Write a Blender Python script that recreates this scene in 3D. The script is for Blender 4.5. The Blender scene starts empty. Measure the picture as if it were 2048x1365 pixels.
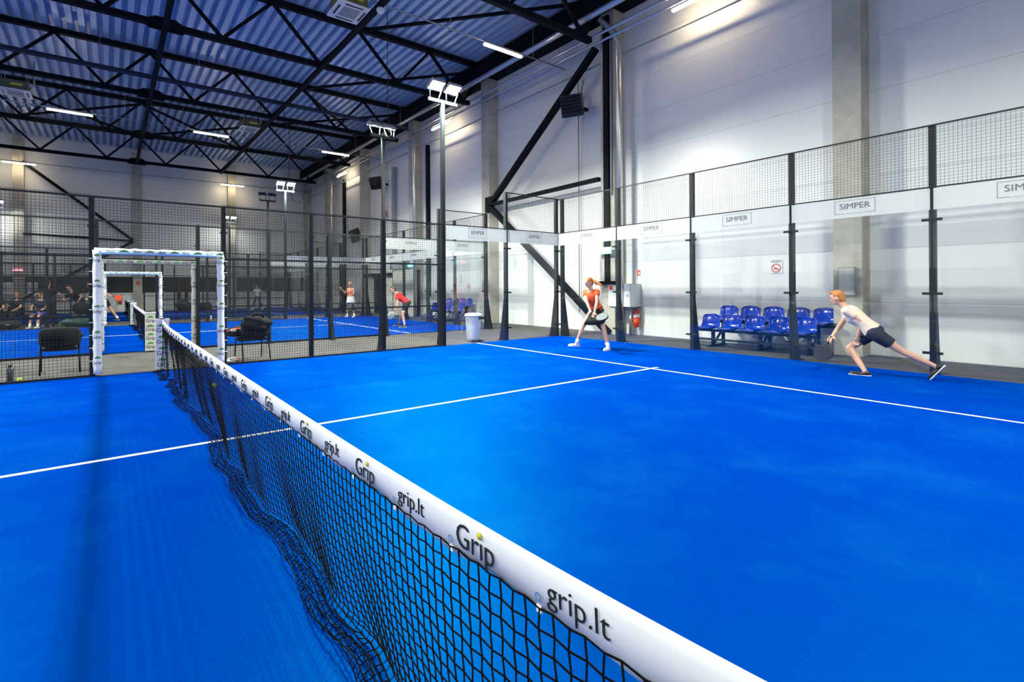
import bpy, bmesh, math, random
from mathutils import Vector, Matrix
random.seed(7)
PI = math.pi
C = bpy.context.scene.collection
V = Vector

# ------------------------------------------------------------------ camera
sc = bpy.context.scene
CX, CY, CH, YAW, FPX, PY, PX, ROLL = -0.7525, -5.1235, 1.4517, 0.9609, 990.03, 574.56, 912.45, 0.0063
cam = bpy.data.cameras.new('camera')
camo = bpy.data.objects.new('camera', cam)
C.objects.link(camo)
fw = V((math.cos(YAW), math.sin(YAW), 0)); rt = V((math.sin(YAW), -math.cos(YAW), 0)); up = V((0, 0, 1))
r2 = rt * math.cos(ROLL) - up * math.sin(ROLL); u2 = up * math.cos(ROLL) + rt * math.sin(ROLL)
M = Matrix((r2, u2, -fw)).transposed().to_4x4()
M.translation = V((CX, CY, CH))
camo.matrix_world = M
cam.sensor_fit = 'HORIZONTAL'; cam.sensor_width = 36
cam.lens = FPX / 2048 * 36
cam.shift_x = (1024 - PX) / 2048
cam.shift_y = (PY - 682.5) / 2048
cam.clip_start = 0.05; cam.clip_end = 200
sc.camera = camo

# ------------------------------------------------------------------ world, exposure
w = bpy.data.worlds.new('world'); sc.world = w; w.use_nodes = True
w.node_tree.nodes['Background'].inputs[0].default_value = (0.55, 0.65, 0.8, 1)
w.node_tree.nodes['Background'].inputs[1].default_value = 0.02
vs = sc.view_settings
vs.view_transform = 'Standard'; vs.look = 'None'; vs.gamma = 1; vs.use_curve_mapping = False
vs.exposure = 0.2
sc.cycles.transparent_max_bounces = 24
sc.cycles.max_bounces = 6; sc.cycles.diffuse_bounces = 4; sc.cycles.glossy_bounces = 3; sc.cycles.adaptive_threshold = 0.025
sc.cycles.sample_clamp_indirect = 6
FLOOD_W = 680.0      # watts of one floodlight head
LED_E = 42.0         # emission of the tubes

# ------------------------------------------------------------------ materials
def nt(name):
    m = bpy.data.materials.new(name); m.use_nodes = True
    return m, m.node_tree, m.node_tree.nodes['Principled BSDF']
def lnk(t, a, ao, b, bi): t.links.new(a.outputs[ao], b.inputs[bi])
def mat(name, col, rough=0.5, metal=0.0, noise=0.0, scale=20, bump=0.0, spec=0.5, emit=None, es=0, coat=0):
    m, t, b = nt(name)
    b.inputs['Base Color'].default_value = (*col, 1); b.inputs['Roughness'].default_value = rough
    b.inputs['Metallic'].default_value = metal; b.inputs['Specular IOR Level'].default_value = spec
    if coat: b.inputs['Coat Weight'].default_value = coat
    if emit: b.inputs['Emission Color'].default_value = (*emit, 1); b.inputs['Emission Strength'].default_value = es
    if noise or bump:
        g = t.nodes.new('ShaderNodeTexCoord'); n = t.nodes.new('ShaderNodeTexNoise')
        n.inputs['Scale'].default_value = scale; n.inputs['Detail'].default_value = 6
        lnk(t, g, 'Object', n, 'Vector')
        if noise:
            mx = t.nodes.new('ShaderNodeMix'); mx.data_type = 'RGBA'
            mx.inputs[6].default_value = (*[c * (1 - noise) for c in col], 1)
            mx.inputs[7].default_value = (*[min(1, c * (1 + noise)) for c in col], 1)
            lnk(t, n, 'Fac', mx, 0); t.links.new(mx.outputs[2], b.inputs['Base Color'])
        if bump:
            bp = t.nodes.new('ShaderNodeBump'); bp.inputs['Strength'].default_value = bump; bp.inputs['Distance'].default_value = 0.01
            lnk(t, n, 'Fac', bp, 'Height'); lnk(t, bp, 'Normal', b, 'Normal')
    return m
def M_turf():
    m, t, b = nt('blue turf')
    g = t.nodes.new('ShaderNodeTexCoord')
    n1 = t.nodes.new('ShaderNodeTexNoise'); n1.inputs['Scale'].default_value = 260; n1.inputs['Detail'].default_value = 4
    n2 = t.nodes.new('ShaderNodeTexNoise'); n2.inputs['Scale'].default_value = 0.9; n2.inputs['Detail'].default_value = 8; n2.inputs['Roughness'].default_value = 0.65
    n3 = t.nodes.new('ShaderNodeTexNoise'); n3.inputs['Scale'].default_value = 9; n3.inputs['Detail'].default_value = 5
    for n in (n1, n2, n3): lnk(t, g, 'Object', n, 'Vector')
    c1 = t.nodes.new('ShaderNodeValToRGB')
    c1.color_ramp.elements[0].position = 0.35; c1.color_ramp.elements[0].color = (0.0, 0.018, 0.28, 1)
    c1.color_ramp.elements[1].position = 0.68; c1.color_ramp.elements[1].color = (0.0, 0.032, 0.36, 1)
    lnk(t, n1, 'Fac', c1, 'Fac')
    # sand dusting
    c2 = t.nodes.new('ShaderNodeValToRGB')
    c2.color_ramp.elements[0].position = 0.48; c2.color_ramp.elements[0].color = (0, 0, 0, 1)
    c2.color_ramp.elements[1].position = 0.80; c2.color_ramp.elements[1].color = (0.35, 0.35, 0.35, 1)
    lnk(t, n2, 'Fac', c2, 'Fac')
    mu = t.nodes.new('ShaderNodeMath'); mu.operation = 'MULTIPLY'; lnk(t, c2, 'Color', mu, 0); lnk(t, n3, 'Fac', mu, 1)
    mx = t.nodes.new('ShaderNodeMix'); mx.data_type = 'RGBA'
    t.links.new(c1.outputs[0], mx.inputs[6]); mx.inputs[7].default_value = (0.01, 0.22, 0.50, 1)
    lnk(t, mu, 0, mx, 0); t.links.new(mx.outputs[2], b.inputs['Base Color'])
    b.inputs['Roughness'].default_value = 0.9; b.inputs['Specular IOR Level'].default_value = 0.0
    gl = t.nodes.new('ShaderNodeBsdfGlossy'); gl.inputs['Color'].default_value = (0.0, 0.40, 0.66, 1); gl.inputs['Roughness'].default_value = 0.52
    ms = t.nodes.new('ShaderNodeMixShader'); ms.inputs[0].default_value = 0.085; lnk(t, b, 0, ms, 1); lnk(t, gl, 0, ms, 2); lnk(t, ms, 0, t.nodes['Material Output'], 0)
    bp = t.nodes.new('ShaderNodeBump'); bp.inputs['Strength'].default_value = 0.35; bp.inputs['Distance'].default_value = 0.004
    lnk(t, n1, 'Fac', bp, 'Height'); lnk(t, bp, 'Normal', b, 'Normal')
    return m
def M_panel():
    # sandwich panels: seams every 1.083 m in height
    m, t, b = nt('white wall panel')
    g = t.nodes.new('ShaderNodeNewGeometry'); s = t.nodes.new('ShaderNodeSeparateXYZ')
    lnk(t, g, 'Position', s, 'Vector')
    d = t.nodes.new('ShaderNodeMath'); d.operation = 'DIVIDE'; d.inputs[1].default_value = 1.083; lnk(t, s, 'Z', d, 0)
    f = t.nodes.new('ShaderNodeMath'); f.operation = 'FRACT'; lnk(t, d, 0, f, 0)
    lt = t.nodes.new('ShaderNodeMath'); lt.operation = 'LESS_THAN'; lt.inputs[1].default_value = 0.012; lnk(t, f, 0, lt, 0)
    n = t.nodes.new('ShaderNodeTexNoise'); n.inputs['Scale'].default_value = 1.3; n.inputs['Detail'].default_value = 5
    lnk(t, g, 'Position', n, 'Vector')
    cr = t.nodes.new('ShaderNodeValToRGB'); cr.color_ramp.elements[0].color = (0.74, 0.75, 0.755, 1); cr.color_ramp.elements[1].color = (0.80, 0.805, 0.80, 1)
    lnk(t, n, 'Fac', cr, 'Fac')
    mx = t.nodes.new('ShaderNodeMix'); mx.data_type = 'RGBA'; t.links.new(cr.outputs[0], mx.inputs[6])
    mx.inputs[7].default_value = (0.56, 0.57, 0.58, 1); lnk(t, lt, 0, mx, 0)
    t.links.new(mx.outputs[2], b.inputs['Base Color'])
    b.inputs['Roughness'].default_value = 0.33
    return m
def M_conc(name, a, c, scale=3):
    m, t, b = nt(name)
    g = t.nodes.new('ShaderNodeTexCoord')
    n = t.nodes.new('ShaderNodeTexNoise'); n.inputs['Scale'].default_value = scale; n.inputs['Detail'].default_value = 10; n.inputs['Roughness'].default_value = 0.65
    lnk(t, g, 'Object', n, 'Vector')
    cr = t.nodes.new('ShaderNodeValToRGB'); cr.color_ramp.elements[0].position = 0.3; cr.color_ramp.elements[1].position = 0.7
    cr.color_ramp.elements[0].color = (*a, 1); cr.color_ramp.elements[1].color = (*c, 1)
    lnk(t, n, 'Fac', cr, 'Fac'); lnk(t, cr, 'Color', b, 'Base Color')
    b.inputs['Roughness'].default_value = 0.75
    bp = t.nodes.new('ShaderNodeBump'); bp.inputs['Strength'].default_value = 0.2; bp.inputs['Distance'].default_value = 0.01
    lnk(t, n, 'Fac', bp, 'Height'); lnk(t, bp, 'Normal', b, 'Normal')
    return m
def M_glass(name, tint, ior=1.5, base=0.0):
    m = bpy.data.materials.new(name); m.use_nodes = True; t = m.node_tree
    for n in list(t.nodes): t.nodes.remove(n)
    o = t.nodes.new('ShaderNodeOutputMaterial'); mix = t.nodes.new('ShaderNodeMixShader')
    tr = t.nodes.new('ShaderNodeBsdfTransparent'); gl = t.nodes.new('ShaderNodeBsdfGlossy'); lw = t.nodes.new('ShaderNodeLayerWeight'); lw.inputs[0].default_value = 0.5
    pw = t.nodes.new('ShaderNodeMath'); pw.operation = 'POWER'; pw.inputs[1].default_value = 5; lnk(t, lw, 'Facing', pw, 0)
    fr = t.nodes.new('ShaderNodeMath'); fr.operation = 'MULTIPLY_ADD'; fr.inputs[1].default_value = 0.95; fr.inputs[2].default_value = 0.045; lnk(t, pw, 0, fr, 0)
    fr.use_clamp = True; gl.inputs['Roughness'].default_value = 0.0; tr.inputs[0].default_value = (*tint, 1)
    lnk(t, fr, 0, mix, 0); lnk(t, tr, 0, mix, 1); lnk(t, gl, 0, mix, 2); lnk(t, mix, 0, o, 0)
    return m
def M_film():
    m = bpy.data.materials.new('frosted film'); m.use_nodes = True; t = m.node_tree
    for n in list(t.nodes): t.nodes.remove(n)
    o = t.nodes.new('ShaderNodeOutputMaterial'); mix = t.nodes.new('ShaderNodeMixShader'); m2 = t.nodes.new('ShaderNodeMixShader')
    tr = t.nodes.new('ShaderNodeBsdfTransparent'); df = t.nodes.new('ShaderNodeBsdfDiffuse'); tl = t.nodes.new('ShaderNodeBsdfTranslucent')
    df.inputs[0].default_value = (0.78, 0.80, 0.80, 1); tl.inputs[0].default_value = (0.78, 0.80, 0.80, 1)
    m2.inputs[0].default_value = 0.5; mix.inputs[0].default_value = 0.78
    lnk(t, df, 0, m2, 1); lnk(t, tl, 0, m2, 2); lnk(t, tr, 0, mix, 1); lnk(t, m2, 0, mix, 2); lnk(t, mix, 0, o, 0)
    return m
MT = dict(
    turf=M_turf(), panel=M_panel(),
    conc=M_conc('concrete column', (0.36, 0.34, 0.29), (0.56, 0.535, 0.46), 2.2),
    floor=M_conc('asphalt floor', (0.045, 0.044, 0.043), (0.085, 0.082, 0.077), 1.5),
    line=mat('white line', (0.82, 0.84, 0.86), 0.8, noise=0.06, scale=60),
    steel=mat('black painted steel', (0.004, 0.006, 0.010), 0.65, noise=0.2, scale=6, spec=0.1),
    post=mat('anthracite steel', (0.010, 0.015, 0.020), 0.5, noise=0.15, scale=8, spec=0.3),
    wire=mat('dark mesh wire', (0.010, 0.014, 0.018), 0.6, noise=0.1, scale=8),
    deck=mat('blue grey roof sheet', (0.42, 0.55, 0.74), 0.40, metal=0.15, noise=0.12, scale=3),
    galv=mat('galvanised steel', (0.55, 0.57, 0.60), 0.32, metal=0.9, noise=0.1, scale=10),
    foil=mat('foil wrapped duct', (0.72, 0.71, 0.68), 0.28, metal=0.85, noise=0.15, scale=14, bump=0.5),
    glass=M_glass('clear glass', (0.990, 1.0, 0.996)), film=M_film(),
    ink=mat('grey ink', (0.10, 0.105, 0.115), 0.6, noise=0.05), ink2=mat('pale grey ink', (0.45, 0.46, 0.48), 0.6, noise=0.05),
    navy=mat('navy ink', (0.002, 0.006, 0.018), 0.7, noise=0.05), yellow=mat('yellow ink', (0.75, 0.68, 0.03), 0.6, noise=0.05),
    ringblue=mat('blue ink', (0.05, 0.20, 0.48), 0.6, noise=0.05),
    tape=mat('white net tape', (0.90, 0.90, 0.90), 0.7, noise=0.03, scale=5, bump=0.25),
    net=mat('black net cord', (0.003, 0.0035, 0.005), 0.9, noise=0.1, spec=0.1),
    wrap=mat('white vinyl wrap', (0.74, 0.76, 0.80), 0.45, noise=0.05, scale=9, bump=0.5),
    wrapc=mat('cream vinyl wrap', (0.70, 0.68, 0.62), 0.5, noise=0.06, scale=9, bump=0.5),
    wrapb=mat('pale blue vinyl wrap', (0.42, 0.62, 0.85), 0.4, noise=0.12, scale=6, bump=0.5),
    green=mat('green print', (0.06, 0.30, 0.06), 0.5, noise=0.2, scale=40),
    bluep=mat('blue plastic seat', (0.002, 0.032, 0.36), 0.12, noise=0.03, coat=0.6),
    bin=mat('pale grey plastic', (0.62, 0.66, 0.74), 0.4, noise=0.04),
    black=mat('black fabric', (0.008, 0.009, 0.011), 0.9, noise=0.25, scale=80, bump=0.2),
    blackp=mat('black plastic', (0.012, 0.013, 0.015), 0.35, noise=0.1),
    curtain=mat('dark wall band', (0.010, 0.016, 0.020), 0.55, noise=0.2, scale=2),
    red=mat('red paint', (0.52, 0.02, 0.015), 0.3, noise=0.05), redsign=mat('red sign print', (0.70, 0.06, 0.03), 0.5, noise=0.05),
    darkred=mat('dark red paint', (0.07, 0.004, 0.004), 0.6, noise=0.1),
    white=mat('white enamel', (0.78, 0.79, 0.80), 0.4, noise=0.03), grey=mat('grey enamel', (0.30, 0.32, 0.34), 0.45, noise=0.05),
    led=mat('warm led tube', (1, 0.9, 0.7), 0.5, noise=0.02, emit=(1.0, 0.80, 0.50), es=LED_E),
    lens=mat('floodlight lens', (1, 1, 1), 0.3, noise=0.02, emit=(1.0, 0.98, 0.94), es=14.0),
    signlit=mat('lit exit sign', (0.3, 0.8, 0.65), 0.4, noise=0.02, emit=(0.35, 0.85, 0.75), es=1.2),
    signred=mat('lit red sign', (0.8, 0.2, 0.25), 0.4, noise=0.02, emit=(1.0, 0.30, 0.38), es=3.0),
    ball=mat('tennis ball felt', (0.60, 0.72, 0.03), 0.9, noise=0.1, scale=60),
    skin=mat('skin', (0.62, 0.34, 0.24), 0.5, noise=0.06, scale=12), skin2=mat('tanned skin', (0.50, 0.25, 0.15), 0.5, noise=0.06, scale=12),
    orange=mat('orange fabric', (0.85, 0.10, 0.02), 0.8, noise=0.08, scale=30), peach=mat('peach fabric', (0.85, 0.25, 0.12), 0.8, noise=0.06, scale=30),
    palep=mat('pale peach fabric', (0.80, 0.62, 0.50), 0.8, noise=0.06, scale=30),
    redf=mat('red fabric', (0.62, 0.015, 0.012), 0.8, noise=0.08, scale=30), whitef=mat('white fabric', (0.80, 0.80, 0.82), 0.8, noise=0.05, scale=30),
    navyf=mat('navy fabric', (0.012, 0.018, 0.040), 0.8, noise=0.1, scale=30), bluef=mat('blue fabric', (0.02, 0.04, 0.40), 0.8, noise=0.1, scale=30),
    olive=mat('olive fabric', (0.12, 0.13, 0.07), 0.8, noise=0.3, scale=30),
    blond=mat('blond hair', (0.55, 0.30, 0.08), 0.6, noise=0.25, scale=60), brown=mat('brown hair', (0.06, 0.03, 0.015), 0.6, noise=0.25, scale=60),
    ginger=mat('ginger hair', (0.45, 0.16, 0.04), 0.6, noise=0.25, scale=60),
    lip=mat('lips', (0.45, 0.12, 0.10), 0.5, noise=0.05), iris=mat('eye', (0.02, 0.02, 0.02), 0.2, noise=0.05),
    racket=mat('grey racket face', (0.16, 0.19, 0.21), 0.95, noise=0.1), palegreen=mat('pale green racket face', (0.62, 0.68, 0.45), 0.4, noise=0.1),
    bottle=mat('dark bottle', (0.03, 0.035, 0.045), 0.25, noise=0.05), cream=mat('cream panel', (0.55, 0.54, 0.50), 0.5, noise=0.05),
    teal=mat('dark green bag', (0.01, 0.05, 0.045), 0.7, noise=0.3, scale=25),
)

# ------------------------------------------------------------------ mesh helpers
class MB:
    def __init__(s): s.v = []; s.f = []; s.sm = []
    def add(s, vs_, fs, smooth=False):
        o = len(s.v); s.v += [tuple(p) for p in vs_]
        s.f += [tuple(i + o for i in q) for q in fs]; s.sm += [smooth] * len(fs); return s
    def box(s, lo, hi):
        x0, y0, z0 = lo; x1, y1, z1 = hi
        return s.add([(x0,y0,z0),(x1,y0,z0),(x1,y1,z0),(x0,y1,z0),(x0,y0,z1),(x1,y0,z1),(x1,y1,z1),(x0,y1,z1)],
                     [(0,3,2,1),(4,5,6,7),(0,1,5,4),(1,2,6,5),(2,3,7,6),(3,0,4,7)])
    def obox(s, c, ax, ay, az):     # oriented box from centre and half vectors
        c = V(c); ax = V(ax); ay = V(ay); az = V(az); P = []
        for sz in (-1, 1):
            for sx, sy in ((-1,-1),(1,-1),(1,1),(-1,1)): P.append(c + ax*sx + ay*sy + az*sz)
        return s.add(P, [(0,3,2,1),(4,5,6,7),(0,1,5,4),(1,2,6,5),(2,3,7,6),(3,0,4,7)])
    def bar(s, a, b, w, h, upv=(0,0,1)):
        a = V(a); b = V(b); d = (b - a); u = V(upv)
        if d.normalized().cross(u).length < 1e-3: u = V((1,0,0))
        x = d.cross(u).normalized() * (w/2); y = x.cross(d).normalized() * (h/2)
        return s.obox((a+b)/2, x, y, d/2)
    def tube(s, path, r, n=8, cap=True, smooth=True):
        P = [V(p) for p in path]; R = r if isinstance(r, (list, tuple)) else [r]*len(P)
        rings = []; prev = None
        for i, p in enumerate(P):
            t = (P[min(i+1, len(P)-1)] - P[max(i-1, 0)]).normalized()
            a = prev if prev is not None else (V((0,0,1)) if abs(t.z) < .9 else V((1,0,0)))
            x = (a - t*a.dot(t)).normalized(); prev = x; y = t.cross(x)
            rings.append([p + (x*math.cos(2*PI*k/n) + y*math.sin(2*PI*k/n))*R[i] for k in range(n)])
        vs_ = [q for g in rings for q in g]; fs = []
        for i in range(len(P)-1):
            for k in range(n): fs.append((i*n+k, i*n+(k+1)%n, (i+1)*n+(k+1)%n, (i+1)*n+k))
        if cap: fs.append(tuple(range(n-1, -1, -1))); fs.append(tuple((len(P)-1)*n+k for k in range(n)))
        return s.add(vs_, fs, smooth)
    def lathe(s, prof, c=(0,0,0), n=24, ax=None):
        # prof: list of (r, h) along axis ax (default z)
        c = V(c); az = V(ax).normalized() if ax else V((0,0,1))
        x = az.orthogonal().normalized(); y = az.cross(x); vs_ = []; fs = []
        for r, h in prof:
            for k in range(n): vs_.append(c + az*h + (x*math.cos(2*PI*k/n) + y*math.sin(2*PI*k/n))*max(r, 1e-4))
        for i in range(len(prof)-1):
            for k in range(n): fs.append((i*n+k, i*n+(k+1)%n, (i+1)*n+(k+1)%n, (i+1)*n+k))
        fs.append(tuple(range(n-1, -1, -1))); fs.append(tuple((len(prof)-1)*n+k for k in range(n)))
        return s.add(vs_, fs, True)
    def ell(s, c, a, b, cc, n=12, m=8):   # ellipsoid from centre and three semi axes vectors
        c = V(c); a = V(a); b = V(b); cc = V(cc); vs_ = [c - cc]; fs = []
        for i in range(1, m):
            t = -PI/2 + PI*i/m
            for k in range(n): vs_.append(c + (a*math.cos(2*PI*k/n) + b*math.sin(2*PI*k/n))*math.cos(t) + cc*math.sin(t))
        vs_.append(c + cc)
        for k in range(n):
            fs.append((0, 1+(k+1)%n, 1+k)); fs.append((len(vs_)-1, 1+(m-2)*n+k, 1+(m-2)*n+(k+1)%n))
            for i in range(m-2): fs.append((1+i*n+k, 1+i*n+(k+1)%n, 1+(i+1)*n+(k+1)%n, 1+(i+1)*n+k))
        return s.add(vs_, fs, True)
    def cap(s, a, b, r0, r1, n=12):
        a = V(a); b = V(b); d = (b-a)
        if d.length < 1e-4: return s
        s.tube([a, b], [r0, r1], n)
        for p, r in ((a, r0), (b, r1)): s.ell(p, (r,0,0), (0,r,0), (0,0,r), n, 8)
        return s
    def loft(s, rings, n=20, e=0.85):  # rings: (centre, a vector, b vector)
        vs_ = []; fs = []
        for c, a, b in rings:
            c = V(c); a = V(a); b = V(b)
            for k in range(n):
                t = 2*PI*k/n
                cx_, sy_ = math.cos(t), math.sin(t)
                vs_.append(c + a*math.copysign(abs(cx_)**e, cx_) + b*math.copysign(abs(sy_)**e, sy_))
        for i in range(len(rings)-1):
            for k in range(n): fs.append((i*n+k, i*n+(k+1)%n, (i+1)*n+(k+1)%n, (i+1)*n+k))
        fs.append(tuple(range(n-1, -1, -1))); fs.append(tuple((len(rings)-1)*n+k for k in range(n)))
        return s.add(vs_, fs, True)
    def prism(s, poly, axis, d0, d1):
        # poly 2D points in the plane across axis ('x': (y,z), 'y': (x,z), 'z': (x,y))
        def p3(p, d): return {'x': (d, p[0], p[1]), 'y': (p[0], d, p[1]), 'z': (p[0], p[1], d)}[axis]
        n = len(poly); vs_ = [p3(p, d0) for p in poly] + [p3(p, d1) for p in poly]
        fs = [tuple(range(n-1, -1, -1)), tuple(range(n, 2*n))] + [(i, (i+1)%n, n+(i+1)%n, n+i) for i in range(n)]
        return s.add(vs_, fs)
    def mesh(s, name, m):
        me = bpy.data.meshes.new(name); me.from_pydata(s.v, [], s.f)
        me.polygons.foreach_set('use_smooth', s.sm); me.materials.append(MT[m] if isinstance(m, str) else m)
        me.update(); return me
    def build(s, name, m, parent=None, fix=True):
        me = s.mesh(name, m)
        if fix:
            bm = bmesh.new(); bm.from_mesh(me); bmesh.ops.recalc_face_normals(bm, faces=bm.faces); bm.to_mesh(me); bm.free()
        return link(name, me, parent)
def link(name, me, parent=None, loc=None, rz=None):
    o = bpy.data.objects.new(name, me); C.objects.link(o)
    if loc is not None: o.location = loc
    if rz is not None: o.rotation_euler.z = rz
    if parent is not None:
        o.parent = parent
    return o
def tag(o, label=None, cat=None, group=None, kind=None):
    if label: o['label'] = label
    if cat: o['category'] = cat
    if group: o['group'] = group
    if kind: o['kind'] = kind
    return o
def thing(name, label, cat, loc=(0,0,0), rz=0, group=None):
    o = bpy.data.objects.new(name, None); C.objects.link(o); o.location = loc; o.rotation_euler = (0,0,rz)
    o.empty_display_size = 0.1
    return tag(o, label, cat, group)
def struct(o): o['kind'] = 'structure'; return o
KIDS = {}
def kids(r): return [o for o in bpy.data.objects if o.parent == r]
def dup(r, loc, rz=None, label=None, group=None, parent=None):
    c = r.copy(); C.objects.link(c); c.location = loc
    if rz is not None: c.rotation_euler.z = rz
    if label: c['label'] = label
    if group: c['group'] = group
    if parent is not None: c.parent = parent
    for k in kids(r):
        d = k.copy(); C.objects.link(d); d.parent = c
        for g in kids(k):
            e = g.copy(); C.objects.link(e); e.parent = d
    return c
_T = {}
def text_mesh(txt, size, ext, m, bold=0.0, align='CENTER'):
    key = (txt, size, ext, m, bold, align)
    if key in _T: return _T[key]
    cu = bpy.data.curves.new('lettering', 'FONT'); cu.body = txt; cu.size = size; cu.extrude = ext; cu.offset = bold
    cu.align_x = align; cu.align_y = 'CENTER'; cu.resolution_u = 3
    o = bpy.data.objects.new('tmp', cu); C.objects.link(o)
    dg = bpy.context.evaluated_depsgraph_get()
    me = bpy.data.meshes.new_from_object(o.evaluated_get(dg), depsgraph=dg)
    bpy.data.objects.remove(o); bpy.data.curves.remove(cu)
    me.materials.clear(); me.materials.append(MT[m]); _T[key] = me
    return me
def basis(x, y):     # 3x3 whose columns are x, y, x cross y
    x = V(x).normalized(); y = V(y).normalized(); z = x.cross(y)
    return Matrix((x, y, z)).transposed().to_4x4()
def put_text(txt, size, ext, m, at, x, y, parent, name='lettering', bold=0.0):
    o = link(name, text_mesh(txt, size, ext, m, bold), parent)
    mm = basis(x, y); mm.translation = V(at); o.matrix_local = mm
    return o
FACE_MX = ((0,-1,0), (0,0,1))     # writing on a wall whose face looks towards -x
FACE_MY = ((1,0,0), (0,0,1))      # writing on a wall whose face looks towards -y

# ------------------------------------------------------------------ building shell
XW, YF = 12.08, 33.3
XL, YB = -13.5, -9.5
ZR = 10.55
struct(MB().box((XL, YB, -0.2), (XW+0.3, YF+0.3, 0.0)).build('floor', 'floor'))
struct(MB().box((XW, YB-0.3, 0), (XW+0.3, YF+0.3, ZR+0.3)).build('wall_right', 'panel'))
struct(MB().box((XL, YF, 0), (XW, YF+0.3, ZR+0.3)).build('wall_far', 'panel'))
struct(MB().box((XL-0.3, YB-0.3, 0), (XL, YF+0.3, ZR+0.3)).build('wall_left', 'panel'))
struct(MB().box((XL, YB-0.3, 0), (XW, YB, ZR+0.3)).build('wall_near', 'panel'))
# corrugated roof sheet, ribs along y
mb = MB(); pitch = 0.34; x = XL; prof = []
while x < XW:
    for dx, dz in ((0, 0), (0.17, 0), (0.20, 0.21), (0.31, 0.21)):
        prof.append((x+dx, ZR+dz))
    x += pitch
prof = [p for p in prof if p[0] < XW] + [(XW, ZR)]
n = len(prof)
mb.add([(p[0], YB, p[1]) for p in prof] + [(p[0], YF, p[1]) for p in prof], [(i, i+1, n+i+1, n+i) for i in range(n-1)])
mb.add([(XL, YB, ZR+.3), (XW, YB, ZR+.3), (XW, YF, ZR+.3), (XL, YF, ZR+.3)], [(0,1,2,3)])
struct(mb.build('ceiling', 'deck', fix=False))
# dark bands low on the far and left walls, with their pale ledge
TR = [0]
def trim(mbx, m, label=None):
    TR[0] += 1
    o = struct(mbx.build('trim_%d' % TR[0], m))
    if label: o['label'] = label
    return o
trim(MB().box((XL, YF-0.05, 1.22), (-0.1+0.55, YF, 2.25)), 'curtain'); trim(MB().box((0.95, YF-0.05, 1.22), (XW, YF, 2.25)), 'curtain')
trim(MB().box((XL, YF-0.10, 1.12), (0.45, YF, 1.19)), 'white'); trim(MB().box((0.95, YF-0.10, 1.12), (XW, YF, 1.19)), 'white')
trim(MB().box((XL, YB, 1.0), (XL+0.05, YF, 2.25)), 'curtain')
trim(MB().box((XL, YB, 0.95), (XL+0.1, YF, 1.0)), 'white')
# concrete columns
for y in (-7.4, -1.65, 4.28, 10.23, 16.2, 22.15, 28.1):
    trim(MB().box((11.6, y, 0), (XW, y+0.48, 10.3)), 'conc')
for x in (-11.3, -5.35, 0.45, 6.13, 11.6):
    trim(MB().box((x, YF-0.42, 0), (x+0.5, YF, 10.3)), 'conc')
for y in (-7.4, -1.65, 4.28, 10.23, 16.2, 22.15, 28.1):
    trim(MB().box((XL, y, 0), (XL+0.45, y+0.48, 10.3)), 'conc')
# dark recess strips (steel channels) beside the columns and a pale strip in the wall
trim(MB().box((11.50, 4.42, 2.45), (11.6, 4.60, 9.6)), 'steel'); trim(MB().box((11.48, 4.15, 1.50), (11.6, 4.92, 1.60)), 'steel')
trim(MB().box((11.50, 4.44, 1.55), (11.6, 4.58, 2.46)), 'steel')
trim(MB().box((11.95, 15.40, 1.0), (XW, 15.62, 8.4)), 'steel'); trim(MB().box((11.9, 19.05, 0), (XW, 19.45, 7.9)), 'white')
trim(MB().box((11.85, 18.80, 0), (XW, 19.03, 8.0)), 'grey')
for y in (25.9,):
    trim(MB().box((11.9, y, 0), (XW, y+0.2, 8.6)), 'steel')
# eaves beam along the right wall
trim(MB().box((11.35, YB, 9.75), (XW, YF, 10.45)), 'steel')

# ------------------------------------------------------------------ roof steel
def truss(y, word):
    t = thing('roof_truss', word, 'roof truss', (0, y, 8.8), 0, 'black roof trusses')
    bt, tp = [], []
    MB().bar((-12.6, 0, 0), (11.05, 0, 0), 0.16, 0.16).build('bottom_chord', 'steel', t)
    MB().bar((-13.2, 0, 1.62), (12.0, 0, 1.62), 0.18, 0.18).build('top_chord', 'steel', t)
    bx = [-12.6 + 0.0, -9.55, -6.65, -3.75, -0.88, 2.0, 4.95, 7.85, 10.75]
    tx = [-11.1, -8.1, -5.25, -2.30, 0.52, 3.44, 6.28, 9.2, 12.0]
    for i in range(len(bx)):
        MB().bar((bx[i], 0, 0.05), (tx[i], 0, 1.57), 0.09, 0.09, (0,1,0)).build('diagonal', 'steel', t)
        if i: MB().bar((tx[i-1], 0, 1.57), (bx[i], 0, 0.05), 0.09, 0.09, (0,1,0)).build('diagonal', 'steel', t)
    g = MB().prism([(0.15, -0.16), (0.95, -0.16), (1.15, 0.0), (0.8, 0.2), (0.3, 0.2), (-0.05, 0.0)], 'y', -0.03, 0.03)
    g.build('gusset_plate', 'steel', t)
    return t
for y, l in ((-1.3, 'black steel roof truss passing right over the front court end wall'), (4.7, 'black steel roof truss nearest the camera, cut off by the top edge'),
             (10.8, 'second black roof truss from the camera, below the white ceiling unit'), (16.8, 'third black roof truss, just in front of the middle light row'),
             (22.8, 'fourth black roof truss, just behind the middle light row'), (28.8, 'fifth black roof truss, in front of the far wall')):
    truss(y, l)
def single(name, label, cat, mbx, m, group=None):
    return tag(mbx.build(name, m), label, cat, group)
single('tie_beam', 'long black tie beam under the roof running to the far wall, left of centre', 'beam', MB().bar((0.53, YB, 8.72), (0.53, 28.8, 8.72), 0.14, 0.14), 'steel')
single('tie_beam', 'long black tie beam under the roof running to the far wall, nearer the right wall', 'beam', MB().bar((4.98, YB, 8.72), (4.98, 28.8, 8.72), 0.13, 0.13), 'steel')
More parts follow.
